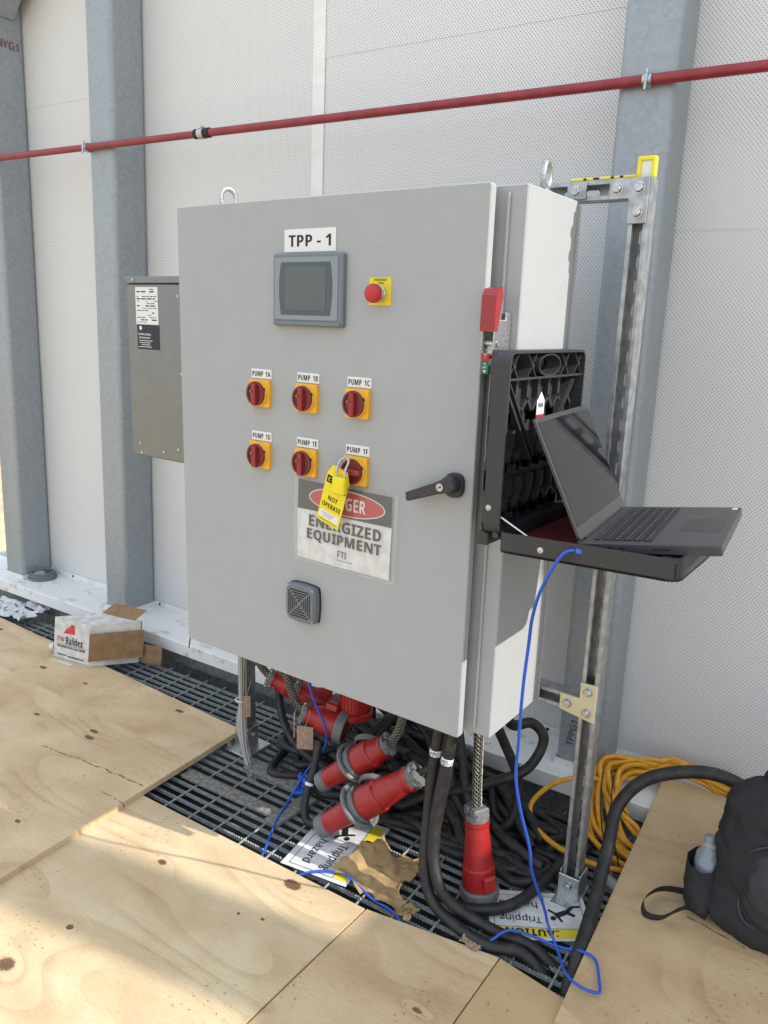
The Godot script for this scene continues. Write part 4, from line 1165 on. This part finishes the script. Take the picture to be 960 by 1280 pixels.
	coupler("dim red coupler second from left under the panel", V(0.265, 0.235, -0.355), V(0.145, 0.300, -0.290), 0.85, [V(0.155, 0.295, -0.295), V(0.125, 0.35, -0.27), V(0.10, 0.43, -0.25), V(0.09, 0.52, -0.25)], true, 0.3)
	coupler("dim red coupler leftmost under the panel", V(0.130, 0.240, -0.38), V(0.015, 0.290, -0.31), 0.85, [V(0.03, 0.285, -0.315), V(-0.005, 0.34, -0.29), V(-0.02, 0.42, -0.27), V(-0.02, 0.52, -0.26)], true, 0.3)
	# ribbed coupler hanging at the back
	var rc := thing("power_coupler", "ribbed red coupler half hidden under the door's lower edge", "coupler", at(V(0.36, 0.27, -0.33)), "red power couplers under the panel")
	part(rc, "housing", MB.new().lathe([Vector2(0, 0.0), Vector2(0.046, 0.0), Vector2(0.048, 0.01), Vector2(0.046, 0.24), Vector2(0, 0.24)], 24, at(V(0.36, 0.275, -0.33))), M.red_plastic)
	var rbm := MB.new()
	for k in 26:
		var an := TAU * k / 26
		rbm.box(V(0.36 + cos(an) * 0.047, 0.395, -0.33 + sin(an) * 0.047), V(0.005, 0.22, 0.005), Basis(Vector3.UP, -an))
	part(rc, "grip_ribs", rbm, M.red_plastic)
	part(rc, "rim", MB.new().lathe([Vector2(0.05, 0.262), Vector2(0.056, 0.262), Vector2(0.056, 0.278), Vector2(0.05, 0.282)], 24, at(V(0.36, 0, -0.33))), M.red_plastic)
	# tags on strings
	for q in [[V(0.270, 0.205, -0.205), V(0.05, 0.075, 0.001), "pinkish paper tag hanging from a coupler clamp", 0.5], [V(0.205, 0.215, -0.23), V(0.005, 0.085, 0.001), "narrow pale tag seen edge on between the couplers", 0.2], [V(-0.033, 0.185, -0.262), V(0.026, 0.075, 0.001), "beige paper tag tied to the white wires", 0.7]]:
		var p: Vector3 = q[0]
		var tg := thing("paper_tag", q[2], "tag", at(p, q[3]))
		part(tg, "card", MB.new().box(Vector3.ZERO, q[1]), M.tag_paper, at(p, q[3]))
		part(tg, "string", MB.new().tube(PackedVector3Array([p + V(0, 0.035, 0), p + V(0.002, 0.085, -0.02)]), 0.0008, 5), M.beige_wire)

	# white control wires tied to the left post
	rng.seed = 33
	var ww := thing("wire_bundle", "bundle of thin white wires tied down the left strut post", "wires", at(V(-0.03, 0.0, -0.25)))
	for k in 16:
		var ox := rng.randf_range(-0.016, 0.02); var oz := rng.randf_range(-0.012, 0.014)
		part(ww, "wire", MB.new().tube(curve([V(-0.075 + ox * 1.6, 0.53, -0.27 + oz), V(-0.072 + ox, 0.36, -0.275 + oz), V(-0.072 + ox * 0.7, 0.19, -0.275 + oz * 0.7), V(-0.060 + ox * 1.5, 0.11, -0.255 + oz), V(-0.02 + ox, 0.045, -0.235 + oz), V(0.03 + ox * 1.4, -0.03, -0.215 + oz)], 6), 0.0021, 6), M.white_wire)
	var zt := PackedVector3Array()
	for k in 24: zt.append(V(-0.074 + cos(TAU * k / 24) * 0.019, 0.19, -0.276 + sin(TAU * k / 24) * 0.014))
	part(ww, "cable_tie", MB.new().tube(zt, 0.0028, 6, false, true), M.label)
	# loose beige wires under the cabinet's left end
	var nb := thing("loose_wires", "tangle of loose beige wires under the panel's lower left", "wires", at(V(-0.05, 0.50, -0.1)))
	for k in 9:
		var x0 := 0.02 + rng.randf_range(-0.03, 0.05)
		part(nb, "wire", MB.new().tube(curve([V(x0, 0.525, -0.06), V(x0 - 0.02 + rng.randf_range(-0.02, 0.03), 0.505 - rng.randf() * 0.015, -0.07), V(x0 + 0.05, 0.492 + rng.randf_range(-0.01, 0.015), -0.09), V(x0 + 0.09, 0.505, -0.08), V(x0 + 0.12, 0.525, -0.07)], 6), 0.0017, 5), M.beige_wire)
	part(nb, "wire", MB.new().tube(curve([V(-0.03, 0.53, -0.05), V(-0.045, 0.505, -0.055), V(-0.02, 0.495, -0.06), V(0.02, 0.50, -0.06), V(0.07, 0.525, -0.06)], 6), 0.0024, 6), M.beige_wire)
	part(nb, "cable_tie_tail", MB.new().tube(PackedVector3Array([V(-0.045, 0.51, -0.05), V(-0.058, 0.455, -0.05)]), 0.0018, 5), M.ink)

	# blue network cable: from the laptop's port to the floor and under the boards
	var nc := thing("network_cable", "blue network cable from laptop down to a loop on floor", "cable", at(V(1.1, 0.02, -0.1)))
	var path := [V(1.168, 1.033, 0.088), V(1.150, 1.026, 0.112), V(1.120, 0.960, 0.118), V(1.100, 0.893, 0.105), V(1.090, 0.822, 0.09), V(1.082, 0.749, 0.08), V(1.072, 0.66, 0.06), V(1.064, 0.585, 0.04), V(1.055, 0.497, 0.02), V(1.062, 0.412, 0.0), V(1.075, 0.296, -0.04), V(1.078, 0.223, -0.06), V(1.099, 0.111, -0.10), V(1.112, 0.065, -0.105), V(1.148, 0.034, -0.082), V(1.188, 0.047, -0.023), V(1.231, 0.060, 0.010), V(1.273, 0.060, 0.002), V(1.262, 0.061, -0.032), V(1.236, 0.065, -0.075), V(1.199, 0.057, -0.088), V(1.150, 0.034, -0.095), V(1.044, 0.046, -0.062), V(1.01, 0.03, -0.02), V(0.985, 0.008, 0.01), V(0.93, 0.004, 0.05)]
	part(nc, "cord", MB.new().tube(curve(path, 10), 0.0034, 8), M.blue_cable)
	part(nc, "plug", MB.new().cbox(V(1.172, 1.033, 0.083), V(0.013, 0.010, 0.024), 0.002, Basis(Vector3.UP, 0.115)), M.blue_plug)
	var n2 := thing("network_cable", "blue network cable hanging under the panel past the couplers", "cable", at(V(0.35, 0.0, 0.06)))
	part(n2, "cord", MB.new().tube(curve([V(0.365, 0.53, -0.10), V(0.37, 0.45, -0.105), V(0.378, 0.37, -0.13), V(0.385, 0.30, -0.16), V(0.352, 0.21, -0.20), V(0.30, 0.13, -0.20), V(0.262, 0.06, -0.19), V(0.262, 0.02, -0.14), V(0.29, 0.012, -0.06), V(0.335, 0.012, 0.02), V(0.357, 0.006, 0.065), V(0.37, -0.01, 0.12)], 8), 0.0034, 8), M.blue_cable)
	var n3 := thing("network_cable", "short blue cable run between kraft paper and knotty plywood", "cable", at(V(0.6, 0.0, 0.02)))
	part(n3, "cord", MB.new().tube(curve([V(0.46, -0.01, 0.10), V(0.503, 0.010, 0.052), V(0.55, 0.014, 0.012), V(0.60, 0.016, 0.0), V(0.648, 0.013, 0.012), V(0.70, 0.008, 0.022), V(0.768, 0.006, 0.026), V(0.85, -0.006, 0.07)], 8), 0.0034, 8), M.blue_cable)
	var bt := MB.new()
	for k in 7: bt.cbox(V(0.248 + rng.randf_range(-0.02, 0.02), 0.022 + k * 0.006, -0.225 + rng.randf_range(-0.018, 0.018)), V(0.016, 0.012, 0.028), 0.003, Basis.from_euler(V(rng.randf() * 2, rng.randf() * 3, rng.randf())))
	bt.cbox(V(0.248, 0.008, -0.225), V(0.05, 0.015, 0.045), 0.004, Basis(Vector3.UP, 0.5))
	single("blue_cable_ties", "clump of bright blue cable ties on the grating", "ties", bt, M.blue_cable)

	# yellow cord: a flat coil leaning on the sill, one loop thrown left of the post
	rng.seed = 51
	var yc := thing("extension_cord", "coil of yellow extension cord leaning on the sill", "cord", at(V(1.2, 0.0, -0.7)))
	for k in 15:
		var pts := PackedVector3Array()
		var rx := 0.20 + rng.randf_range(-0.045, 0.035); var rz := 0.155 + rng.randf_range(-0.05, 0.03)
		var cx := 1.215 + rng.randf_range(-0.02, 0.05); var cz := -0.655 + rng.randf_range(-0.02, 0.025)
		var lift := 0.0085 * (k % 6)
		var ph := rng.randf() * TAU
		for s in 48:
			var an := TAU * s / 48.0
			var x := cx + cos(an) * rx + 0.01 * sin(3 * an + ph); var z := cz + sin(an) * rz + 0.008 * cos(2 * an + ph)
			# climbs from the floor onto the sill
			var y := 0.022 + lift + 0.125 * smoothstep(-0.52, -0.66, z) + 0.006 * sin(4 * an + ph)
			if x > 1.162:   # behind the board's far edge, back under the board
				if sin(an) < 0.0:
					z = minf(z, -0.815 + 0.004 * sin(ph))
					y = lerpf(y, 0.10, smoothstep(5.1, 5.9, an))
				else: y = minf(y, 0.105 - 0.1163 * (z + 0.8))
			pts.append(V(x, y, z))
		part(yc, "turn", MB.new().tube(pts, 0.0072, 10, false, true), M.yellow_cable)
	part(yc, "loose_loop", MB.new().tube(curve([V(1.13, 0.10, -0.60), V(1.03, 0.16, -0.62), V(0.94, 0.15, -0.56), V(0.888, 0.10, -0.50), V(0.905, 0.07, -0.45), V(0.97, 0.055, -0.415), V(1.05, 0.05, -0.40), V(1.12, 0.045, -0.41), V(1.2, 0.03, -0.46)], 8), 0.0072, 10), M.yellow_cable)
	for q in [[1.03, 0.3], [1.06, -0.2]]:
		part(yc, "tie_wire", MB.new().tube(curve([V(q[0] + 0.01, 0.19, -0.62), V(q[0] + 0.03, 0.15, -0.56), V(q[0] + 0.06, 0.10, -0.50), V(q[0] + 0.10, 0.03, -0.46)], 6), 0.0022, 6), M.ink)
	var hp := thing("hose_coupling", "brass and steel hose coupling on the grating right of the strut foot", "coupling", at(V(1.17, 0.02, -0.36)))
	part(hp, "barrel", MB.new().tube(PackedVector3Array([V(1.135, 0.026, -0.40), V(1.21, 0.026, -0.37)]), 0.0165, 14), M.galv_dull)
	part(hp, "brass_collar", MB.new().tube(PackedVector3Array([V(1.122, 0.026, -0.405), V(1.142, 0.026, -0.397)]), 0.0185, 14), mat(Color(0.62, 0.50, 0.26), 0.4, 0.8))
	# thick black hose arching over the right hand board
	var hz := thing("black_hose", "thick black hose arching over the yellow coil at right", "hose", at(V(1.2, 0.02, -0.05)))
	part(hz, "sheath", MB.new().tube(curve([V(1.195, -0.12, 0.0), V(1.197, -0.03, -0.02), V(1.194, 0.035, -0.085), V(1.178, 0.09, -0.22), V(1.160, 0.17, -0.34), V(1.152, 0.235, -0.41), V(1.195, 0.305, -0.45), V(1.27, 0.345, -0.48), V(1.352, 0.362, -0.50), V(1.43, 0.345, -0.51), V(1.50, 0.29, -0.53), V(1.60, 0.21, -0.60), V(1.75, 0.17, -0.70)], 10), 0.0165, 16), M.rubber)

# ---------------------------------------------------------------- loose things
func caution_sign(label: String, xf: Transform3D, w: float, h: float, curl: float) -> void:
	var t := thing("caution_sign", label, "sign", xf, "caution signs lying on the grating")
	var z := func(x: float, y: float) -> float: return 0.0015 + curl * pow(clampf((-x / w + 0.12) * 1.4, 0.0, 1.0), 2.0) * clampf(0.5 + y / h, 0.0, 1.0)
	var lay := func(cx: float, cy: float, ww: float, hh: float, lift: float) -> MB:
		var rows := []
		for i in 21:
			var row := []
			for j in 11:
				var x := cx - ww / 2 + ww * i / 20.0; var y := cy - hh / 2 + hh * j / 10.0
				row.append(V(x, y, z.call(x, y) + lift))
			rows.append(row)
		return MB.new().grid(rows)
	part(t, "sheet", lay.call(0.0, 0.0, w, h, 0.0), M.paper, xf)
	part(t, "yellow_band", lay.call(0.0, h * 0.36, w * 0.9, h * 0.17, 0.0006), M.caution, xf)
	var b := MB.new()
	for q in [[0.0, 0.262, 0.9, 0.008], [0.0, -0.40, 0.9, 0.008], [-0.45, -0.07, 0.006, 0.67], [0.45, -0.07, 0.006, 0.67], [-0.08, -0.07, 0.005, 0.67]]:
		var mm: MB = lay.call(q[0] * w, q[1] * h, q[2] * w, q[3] * h, 0.0006)
		var k := b.v.size()
		b.v.append_array(mm.v); b.n.append_array(mm.n); b.uv.append_array(mm.uv)
		for i in mm.ix: b.ix.append(i + k)
	part(t, "border", b, M.ink, xf)
	text(t, "CAUTION", w * 0.56, h * 0.125, M.ink, xf * at(V(w * 0.07, h * 0.36, 0.0032 + 0.35 * curl * 0.1)))
	text(t, "Tripping", w * 0.42, h * 0.17, M.ink, xf * at(V(w * 0.185, h * 0.08, 0.003)), false)
	text(t, "hazard", w * 0.38, h * 0.13, M.ink, xf * at(V(w * 0.185, -h * 0.20, 0.003)), false)
	# falling figure: head, bent body, arms and legs, as print
	var f := MB.new()
	var fx := xf * at(V(-w * 0.27, -h * 0.07, 0.0024 + curl * 0.12))
	var s := h * 0.30
	f.prism(oval(0.14 * s, 0.14 * s, 16, Vector2(0.62, 0.42) * s), 0, 0.0005, fx)
	for q in [[-0.1, -0.05, 0.5, 0.25, 0.30], [-0.1, -0.05, -0.6, 0.28, 0.2], [-0.6, 0.28, -0.85, 0.05, 0.15], [-0.1, -0.05, -0.45, -0.45, 0.2], [-0.45, -0.45, -0.85, -0.5, 0.15], [0.4, 0.25, 0.2, 0.65, 0.12], [0.4, 0.15, 0.8, -0.15, 0.12]]:
		bar2(f, Vector2(q[0], q[1]) * s, Vector2(q[2], q[3]) * s, q[4] * s, 0, 0.0004 + 0.0001 * q[4], fx)
	part(t, "figure", f, M.ink)

func build_loose() -> void:
	caution_sign("caution tripping hazard sign lying under the large red coupler", Transform3D(Basis(V(0.17, 0, 0.985), V(0.985, 0, -0.17), V(0, 1, 0)), V(0.492, 0.004, -0.09)), 0.27, 0.20, 0.0)
	caution_sign("caution tripping hazard sign lying upside down by the strut foot", Transform3D(Basis(V(-0.845, 0, 0.535), V(0.535, 0, 0.845), V(0, 1, 0)), V(1.052, 0.003, -0.190)), 0.245, 0.165, 0.012)
	# torn brown wrapping paper
	var n := noise(FastNoiseLite.TYPE_SIMPLEX_SMOOTH, 1.0, 77, 3)
	var rows := []
	var c := [Vector2(0.545, 0.012), Vector2(0.615, -0.150), Vector2(0.715, -0.165), Vector2(0.770, 0.025)]   # corners x,z
	for i in 33:
		var row := []
		for j in 33:
			var u := i / 32.0; var w := j / 32.0
			var p: Vector2 = c[0].lerp(c[3], u).lerp(c[1].lerp(c[2], u), w)
			var e := minf(minf(u, 1 - u), minf(w, 1 - w))
			p += Vector2(n.get_noise_2d(u * 2.6, w * 2.6 + 40), n.get_noise_2d(u * 2.6 + 70, w * 2.6)) * 0.026 * (1.0 - smoothstep(0.0, 0.12, e))
			var y := 0.010 + 0.022 * absf(n.get_noise_2d(u * 1.1, w * 1.1)) + 0.004 * absf(n.get_noise_2d(u * 3 + 9, w * 3)) + 0.030 * smoothstep(0.35, 0.0, u) * smoothstep(0.0, 0.5, w)
			row.append(V(p.x, y, p.y))
		rows.append(row)
	single("kraft_paper", "torn piece of crumpled brown paper beside the black cables", "paper", MB.new().grid(rows), M.kraft)
	rows = []
	for i in 13:
		var row := []
		for j in 9:
			var u := i / 12.0; var w := j / 8.0
			row.append(V(0.76 + u * 0.05 + 0.01 * n.get_noise_2d(u * 6, w * 6), 0.008 + 0.02 * absf(n.get_noise_2d(u * 4, w * 4 + 5)), 0.03 - w * 0.05 + 0.012 * n.get_noise_2d(u * 7 + 3, w * 7)))
		rows.append(row)
	single("kraft_scrap", "small scrap of brown paper near the torn piece", "paper", MB.new().grid(rows), M.kraft)
	rows = []
	for i in 13:
		var row := []
		for j in 9:
			var u := i / 12.0; var w := j / 8.0
			row.append(V(0.945 + u * 0.05, 0.019 + 0.012 * absf(n.get_noise_2d(u * 2 + 20, w * 2 + 5)), 0.022 - w * 0.032 + 0.008 * n.get_noise_2d(u * 3 + 3, w * 3)))
		rows.append(row)
	single("paper_scrap", "pale paper scrap tucked at the plywood edge by the cables", "paper", MB.new().grid(rows), M.tag_paper)
	# weathered strips of wood on the grating
	for q in [[V(0.075, 0.006, -0.078), 0.37, 0.042, 0.06, "weathered grey wooden strip lying along the grating by plywood"], [V(0.285, 0.006, -0.13), 0.17, 0.05, 1.50, "weathered wooden strip lying crosswise near the caution sign"], [V(0.14, 0.007, -0.235), 0.26, 0.06, 0.04, "weathered wooden block beside the white wires"]]:
		var m := MB.new()
		m.cbox(Vector3.ZERO, V(q[1], 0.012, q[2]), 0.002)
		single("wooden_strip", q[4], "wood", m, M.plank, at(q[0], q[3]), "weathered wooden strips")

	# cardboard box, squashed askew
	var a := V(-1.150, 0.037, -0.265); var u := V(0.186, 0.0, -0.034); var s := V(0.118, 0.0, -0.160); var h := V(0.012, 0.178, -0.012)
	var bx := thing("cardboard_box", "white and red printed cardboard box lying open on plywood", "box", at(a + u * 0.5 + s * 0.5))
	var wall := func(p: Vector3, e: Vector3, f: Vector3, m: Material, called: String) -> MeshInstance3D:
		var nn := e.cross(f).normalized() * 0.003
		var b := MB.new()
		b.quad(p, p + e, p + e + f, p + f)
		b.quad(p + e - nn, p - nn, p + f - nn, p + e + f - nn)
		b.quad(p - nn, p + e - nn, p + e, p); b.quad(p + f, p + e + f, p + e + f - nn, p + f - nn)
		b.quad(p - nn, p, p + f, p + f - nn); b.quad(p + e, p + e - nn, p + e + f - nn, p + e + f)
		return part(bx, called, b, m)
	var fw: MeshInstance3D = wall.call(a, u, h, M.card_white, "front_wall")
	wall.call(a + u, s, h, M.card_white, "right_wall")
	wall.call(a + u + s, -u, h, M.card, "back_wall")
	wall.call(a + h, u, s, M.card_white, "top_wall")
	wall.call(a + V(0, 0.003, 0), s, u, M.card, "bottom_wall")
	wall.call(a + u + h * 0.80 + V(0.006, 0, 0.004), s * 1.05, -h * 0.62 + V(0.012, 0, 0.010), M.card, "brown_flap")
	wall.call(a + s * 0.1, V(-0.050, 0.0, -0.045), h * 0.95, M.card, "left_flap")
	wall.call(a + s * 0.9 + h, u * 0.9, V(0.02, 0.035, -0.05), M.card, "back_flap")
	wall.call(a + u + s + V(0.004, 0.0, 0), V(0.09, -0.0, -0.03), h * 0.45, M.card, "end_flap")
	var xn := u.normalized(); var yn := h.normalized(); var zn := xn.cross(yn).normalized()
	var px := Transform3D(Basis(xn, yn, zn), a + zn * 0.0008)
	text(fw, "ITW", 0.040, 0.021, M.danger_red, px * at(V(0.036, 0.090, 0)), false)
	text(fw, "Buildex", 0.092, 0.034, M.ink, px * at(V(0.110, 0.090, 0)))
	part(fw, "rule", MB.new().box(V(0.094, 0.0685, 0), V(0.160, 0.0015, 0.0004)), M.ink, px)
	text(fw, "BUILDING IDEAS THAT WORK", 0.150, 0.0085, M.ink, px * at(V(0.094, 0.060, 0)))
	text(fw, "www.itwbuildex.com", 0.085, 0.008, M.ink, px * at(V(0.120, 0.022, 0)))
	text(fw, "800.848.5611", 0.048, 0.007, M.ink, px * at(V(0.046, 0.024, 0)))
	var lg := MB.new()
	lg.prism(PackedVector2Array([Vector2(0.050, 0.118), Vector2(0.112, 0.122), Vector2(0.110, 0.158), Vector2(0.094, 0.164), Vector2(0.080, 0.146), Vector2(0.068, 0.142)]), 0.0, 0.0004, px)
	part(fw, "logo", lg, mat(Color(0.80, 0.26, 0.22), 0.6))
	# small clear bottle poking from the box's left end
	var bt := thing("drinks_bottle", "small clear bottle lying at the left end of cardboard box", "bottle", at(V(-1.2, 0.036, -0.29)))
	var bxf := along(V(-1.13, 0.066, -0.36), V(-1.215, 0.058, -0.285))
	part(bt, "flask", MB.new().lathe([Vector2(0, -0.06), Vector2(0.028, -0.06), Vector2(0.029, 0.05), Vector2(0.026, 0.065), Vector2(0.013, 0.085), Vector2(0.012, 0.098)], 20, bxf, true), M.bottle)
	part(bt, "cap", MB.new().lathe([Vector2(0.0145, 0.092), Vector2(0.0145, 0.108), Vector2(0, 0.110)], 16, bxf), M.label)
	# white slip poking out below the box
	single("paper_slip", "thin white paper slip under the front of cardboard box", "paper", MB.new().cbox(V(0, 0, 0), V(0.075, 0.001, 0.016), 0.0003), M.paper, at(V(-1.065, 0.0372, -0.262), 0.1))
	# crumpled printed bag at the far left
	rows = []
	for i in 25:
		var row := []
		for j in 17:
			var q := i / 24.0; var w := j / 16.0
			row.append(V(-1.94 + 0.33 * q + 0.03 * n.get_noise_2d(q * 4, w * 4), 0.037 + 0.045 * absf(n.get_noise_2d(q * 3, w * 3 + 8)) + 0.02 * absf(n.get_noise_2d(q * 8, w * 8)), -0.33 - 0.17 * w + 0.02 * n.get_noise_2d(q * 5 + 9, w * 5) - 0.06 * q))
		rows.append(row)
	var bag := thing("printed_bag", "crumpled white printed bag at the far left of grating", "bag", at(V(-1.8, 0.036, -0.4)))
	part(bag, "sheet", MB.new().grid(rows), M.paper)
	var pr := MB.new()
	rng.seed = 61
	for k in 16:
		var i := rng.randi_range(2, 21); var j := rng.randi_range(2, 13)
		var p: Vector3 = rows[i][j]; var q2: Vector3 = rows[i + 2][j]; var r2: Vector3 = rows[i][j + 1]
		var nn := (q2 - p).cross(r2 - p).normalized()
		if nn.y < 0: nn = -nn
		pr.quad(p + nn * 0.002, q2 + nn * 0.002, q2 + (r2 - p) * 0.8 + nn * 0.002, r2 + nn * 0.002)
	part(bag, "print", pr, M.ink)

	build_backpack()

func blob(c: Callable, nu: int, nv: int) -> MB:
	var rows := []
	for i in nu + 1:
		var row := []
		for j in nv: row.append(c.call(float(i) / nu, TAU * j / nv))
		rows.append(row)
	return MB.new().grid(rows, false, true)

func build_backpack() -> void:
	var n := noise(FastNoiseLite.TYPE_SIMPLEX_SMOOTH, 1.0, 123, 3)
	var ox := 0.018
	var bp := thing("backpack", "black backpack slumped on the right hand plywood sheet", "backpack", at(V(1.54, 0.08, -0.38)))
	var se := func(a: float, e: float) -> Vector2:
		return Vector2(signf(cos(a)) * pow(absf(cos(a)), e), signf(sin(a)) * pow(absf(sin(a)), e))
	# main body: stacked rounded sections from the base up, leaning back
	var body := func(t: float, a: float) -> Vector3:
		var q: Vector2 = se.call(a, 0.62)
		var rim := minf(1.0, sqrt(maxf(0.0, 1.0 - pow(maxf(0.0, (absf(t - 0.46) - 0.34) / 0.2), 2.0)))) if absf(t - 0.46) > 0.34 else 1.0
		rim = maxf(rim, 0.02)
		var hw := (0.178 - 0.022 * t) * rim; var hd := (0.098 - 0.035 * t) * rim
		var y := 0.088 + 0.335 * t - 0.010 * q.y * (1.0 - t)
		var w := 1.0 + 0.10 * n.get_noise_3d(q.x * 2.2 + 5, t * 4.5, q.y * 2.0) + 0.06 * absf(n.get_noise_3d(q.x * 4, t * 9, q.y * 4))
		return V(1.552 + ox + q.x * hw * w - 0.012 * t, y + 0.006 * n.get_noise_2d(q.x * 4, t * 6), -0.385 - 0.075 * t + q.y * hd * w)
	part(bp, "body", blob(body, 40, 64), M.fabric)
	# front pocket standing proud
	var pocket := func(t: float, a: float) -> Vector3:
		var q: Vector2 = se.call(a, 0.55)
		var rim := maxf(0.02, pow(maxf(0.0, sin(PI * clampf(t, 0.0, 1.0))), 0.35))
		var w := 1.0 + 0.09 * n.get_noise_3d(q.x * 3 + 15, t * 5, q.y * 2.0)
		return V(1.575 + ox + q.x * 0.130 * rim * w, 0.118 + 0.205 * t, -0.338 - 0.062 * t + q.y * 0.066 * rim * w)
	part(bp, "front_pocket", blob(pocket, 26, 48), M.fabric_shine)
	# piping and a zip pull on the pocket
	var rim := []
	for k in 33:
		var a := TAU * k / 32.0
		var q: Vector2 = se.call(a, 0.55)
		var t := 0.5 + 0.46 * q.y
		rim.append(V(1.575 + ox + q.x * 0.128, 0.118 + 0.205 * t, -0.338 - 0.062 * t + 0.012 + 0.052 * pow(maxf(0.0, 1.0 - absf(q.x) ** 4), 0.5) * pow(maxf(0.0, 1.0 - absf(q.y) ** 4), 0.5)))
	part(bp, "piping", MB.new().tube(curve(rim, 3), 0.0035, 6), M.black)
	# mesh side pocket round the bottle
	var side := func(t: float, a: float) -> Vector3:
		var r := 0.043 * (1.0 + 0.12 * n.get_noise_2d(cos(a) * 2 + t * 4, sin(a) * 2)) * maxf(0.05, minf(1.0, sqrt(clampf(t * 6.0, 0.0, 1.0))))
		return V(1.370 + ox + cos(a) * r * 0.95 - 0.010 * t, 0.092 + 0.105 * t, -0.352 - 0.040 * t + sin(a) * r * 1.25)
	part(bp, "side_pocket", blob(side, 16, 28), M.fabric)
	# zip piping round the top and a carry handle
	var zp := []
	for k in 13:
		var a := PI * k / 12.0
		zp.append(V(1.53 + ox - cos(a) * 0.150, 0.205 + sin(a) * 0.205, -0.408 - 0.03 * sin(a) + 0.028 * sin(a)))
	part(bp, "zip", MB.new().tube(curve(zp, 5), 0.006, 8), M.black)
	part(bp, "carry_handle", MB.new().tube(curve([V(1.47, 0.395, -0.475), V(1.475, 0.425, -0.48), V(1.51, 0.445, -0.48), V(1.56, 0.445, -0.48), V(1.60, 0.42, -0.48), V(1.605, 0.395, -0.475)], 6), 0.0085, 8), M.fabric)
	part(bp, "lining", MB.new().cbox(V(1.515, 0.398, -0.428), V(0.085, 0.006, 0.022), 0.002, Basis.from_euler(V(0.5, -0.1, -0.12))), M.slate)
	# flat strap looping out on the board
	var sp := curve([V(1.41, 0.105, -0.335), V(1.38, 0.118, -0.350), V(1.335, 0.115, -0.352), V(1.295, 0.112, -0.330), V(1.276, 0.108, -0.280), V(1.290, 0.104, -0.238), V(1.325, 0.103, -0.248), V(1.350, 0.108, -0.290), V(1.372, 0.108, -0.318), V(1.41, 0.10, -0.318)], 8)
	var ribbon := []
	for i in sp.size():
		var top := V(0.004, 0.0125, 0.004)
		ribbon.append([sp[i] - top, sp[i] - top * 0.3, sp[i] + top * 0.3, sp[i] + top])
	part(bp, "strap", MB.new().grid(ribbon), M.fabric)
	# bottle in the side pocket
	var wb := thing("water_bottle", "clear water bottle in the backpack's side pocket", "bottle", at(V(1.375, 0.10, -0.385)))
	var x := along(V(1.396, 0.086, -0.358), V(1.380, 0.24, -0.405))
	part(wb, "flask", MB.new().lathe([Vector2(0, 0), Vector2(0.030, 0), Vector2(0.032, 0.01), Vector2(0.032, 0.115), Vector2(0.028, 0.135), Vector2(0.014, 0.155), Vector2(0.0135, 0.162)], 24, x, true), M.bottle)
	part(wb, "cap", MB.new().lathe([Vector2(0.0, 0.158), Vector2(0.0155, 0.158), Vector2(0.0155, 0.174), Vector2(0.014, 0.176), Vector2(0, 0.176)], 20, x), M.slate_face)
	part(wb, "drink", MB.new().lathe([Vector2(0, 0.003), Vector2(0.029, 0.003), Vector2(0.030, 0.012), Vector2(0.030, 0.11), Vector2(0, 0.11)], 24, x), M.bottle_label)

# out of the frame to the right: unseen blockers, added to keep the sun off most of the floor
func build_sun_blockers() -> void:
	var lc := thing("sun_blocker_box", "grey box added out of view at right to block the sun", "container", at(V(5.2, 0, -0.48)))  # unseen box, added only to cast shade on the floor
	part(lc, "body", MB.new().cbox(V(5.2, 1.33, -0.48), V(1.2, 2.66, 1.04), 0.01), M.paint)
	for z in [-0.74, -0.22]: part(lc, "door", MB.new().cbox(V(4.59, 1.33, z), V(0.02, 2.5, 0.49), 0.003), M.paint)
	var tc := thing("steel_column", "broad column added out of view at right to block the sun", "column", at(V(6.1, 0, -0.75)))  # unseen column, added to split the sun patches on the boards
	part(tc, "shaft", MB.new().cbox(V(6.1, 2.4, -0.76), V(0.2, 4.8, 0.25), 0.01), M.galv)
	part(tc, "base_plate", MB.new().cbox(V(6.1, 0.012, -0.76), V(0.3, 0.024, 0.35), 0.003), M.galv_dull)

func _ready() -> void:
	var cam := Camera3D.new()
	cam.name = "camera"
	cam.position = V(1.6676, 1.4228, 1.4097)
	cam.rotation = V(-0.2369, 0.6132, 0.0341)
	cam.fov = 66.27
	cam.near = 0.05; cam.far = 400.0
	add_child(cam)
	cam.current = true
	var env := Environment.new()
	env.background_mode = Environment.BG_SKY
	var sky := Sky.new()
	var sm := ProceduralSkyMaterial.new()
	sm.sky_top_color = Color(0.81, 0.855, 0.915)
	sm.sky_horizon_color = Color(0.86, 0.88, 0.90)
	sm.sky_curve = 0.18
	sm.ground_horizon_color = Color(0.70, 0.66, 0.58)
	sm.ground_bottom_color = Color(0.50, 0.45, 0.38)
	sm.energy_multiplier = 1.55
	sky.sky_material = sm
	env.sky = sky
	env.tonemap_mode = Environment.TONE_MAPPER_LINEAR
	env.tonemap_exposure = 1.15
	env.sdfgi_enabled = true; env.ssao_enabled = true; env.ssil_enabled = true
	var we := WorldEnvironment.new()
	we.name = "environment"
	we.environment = env
	add_child(we)
	var sun := DirectionalLight3D.new()
	sun.name = "sun"
	sun.light_energy = 1.42
	sun.light_color = Color(1.0, 0.98, 0.95)
	sun.light_angular_distance = 0.5
	sun.shadow_enabled = true
	add_child(sun)
	sun.look_at_from_position(V(6, 6, -2), V(6, 6, -2) + V(-1.0, -0.68, 0.2), Vector3.UP)

	make_materials()
	build_setting()
	build_wall()
	build_floor_boards()
	build_panel()
	build_frame()
	build_case()
	build_cables()
	build_loose()
	build_sun_blockers()
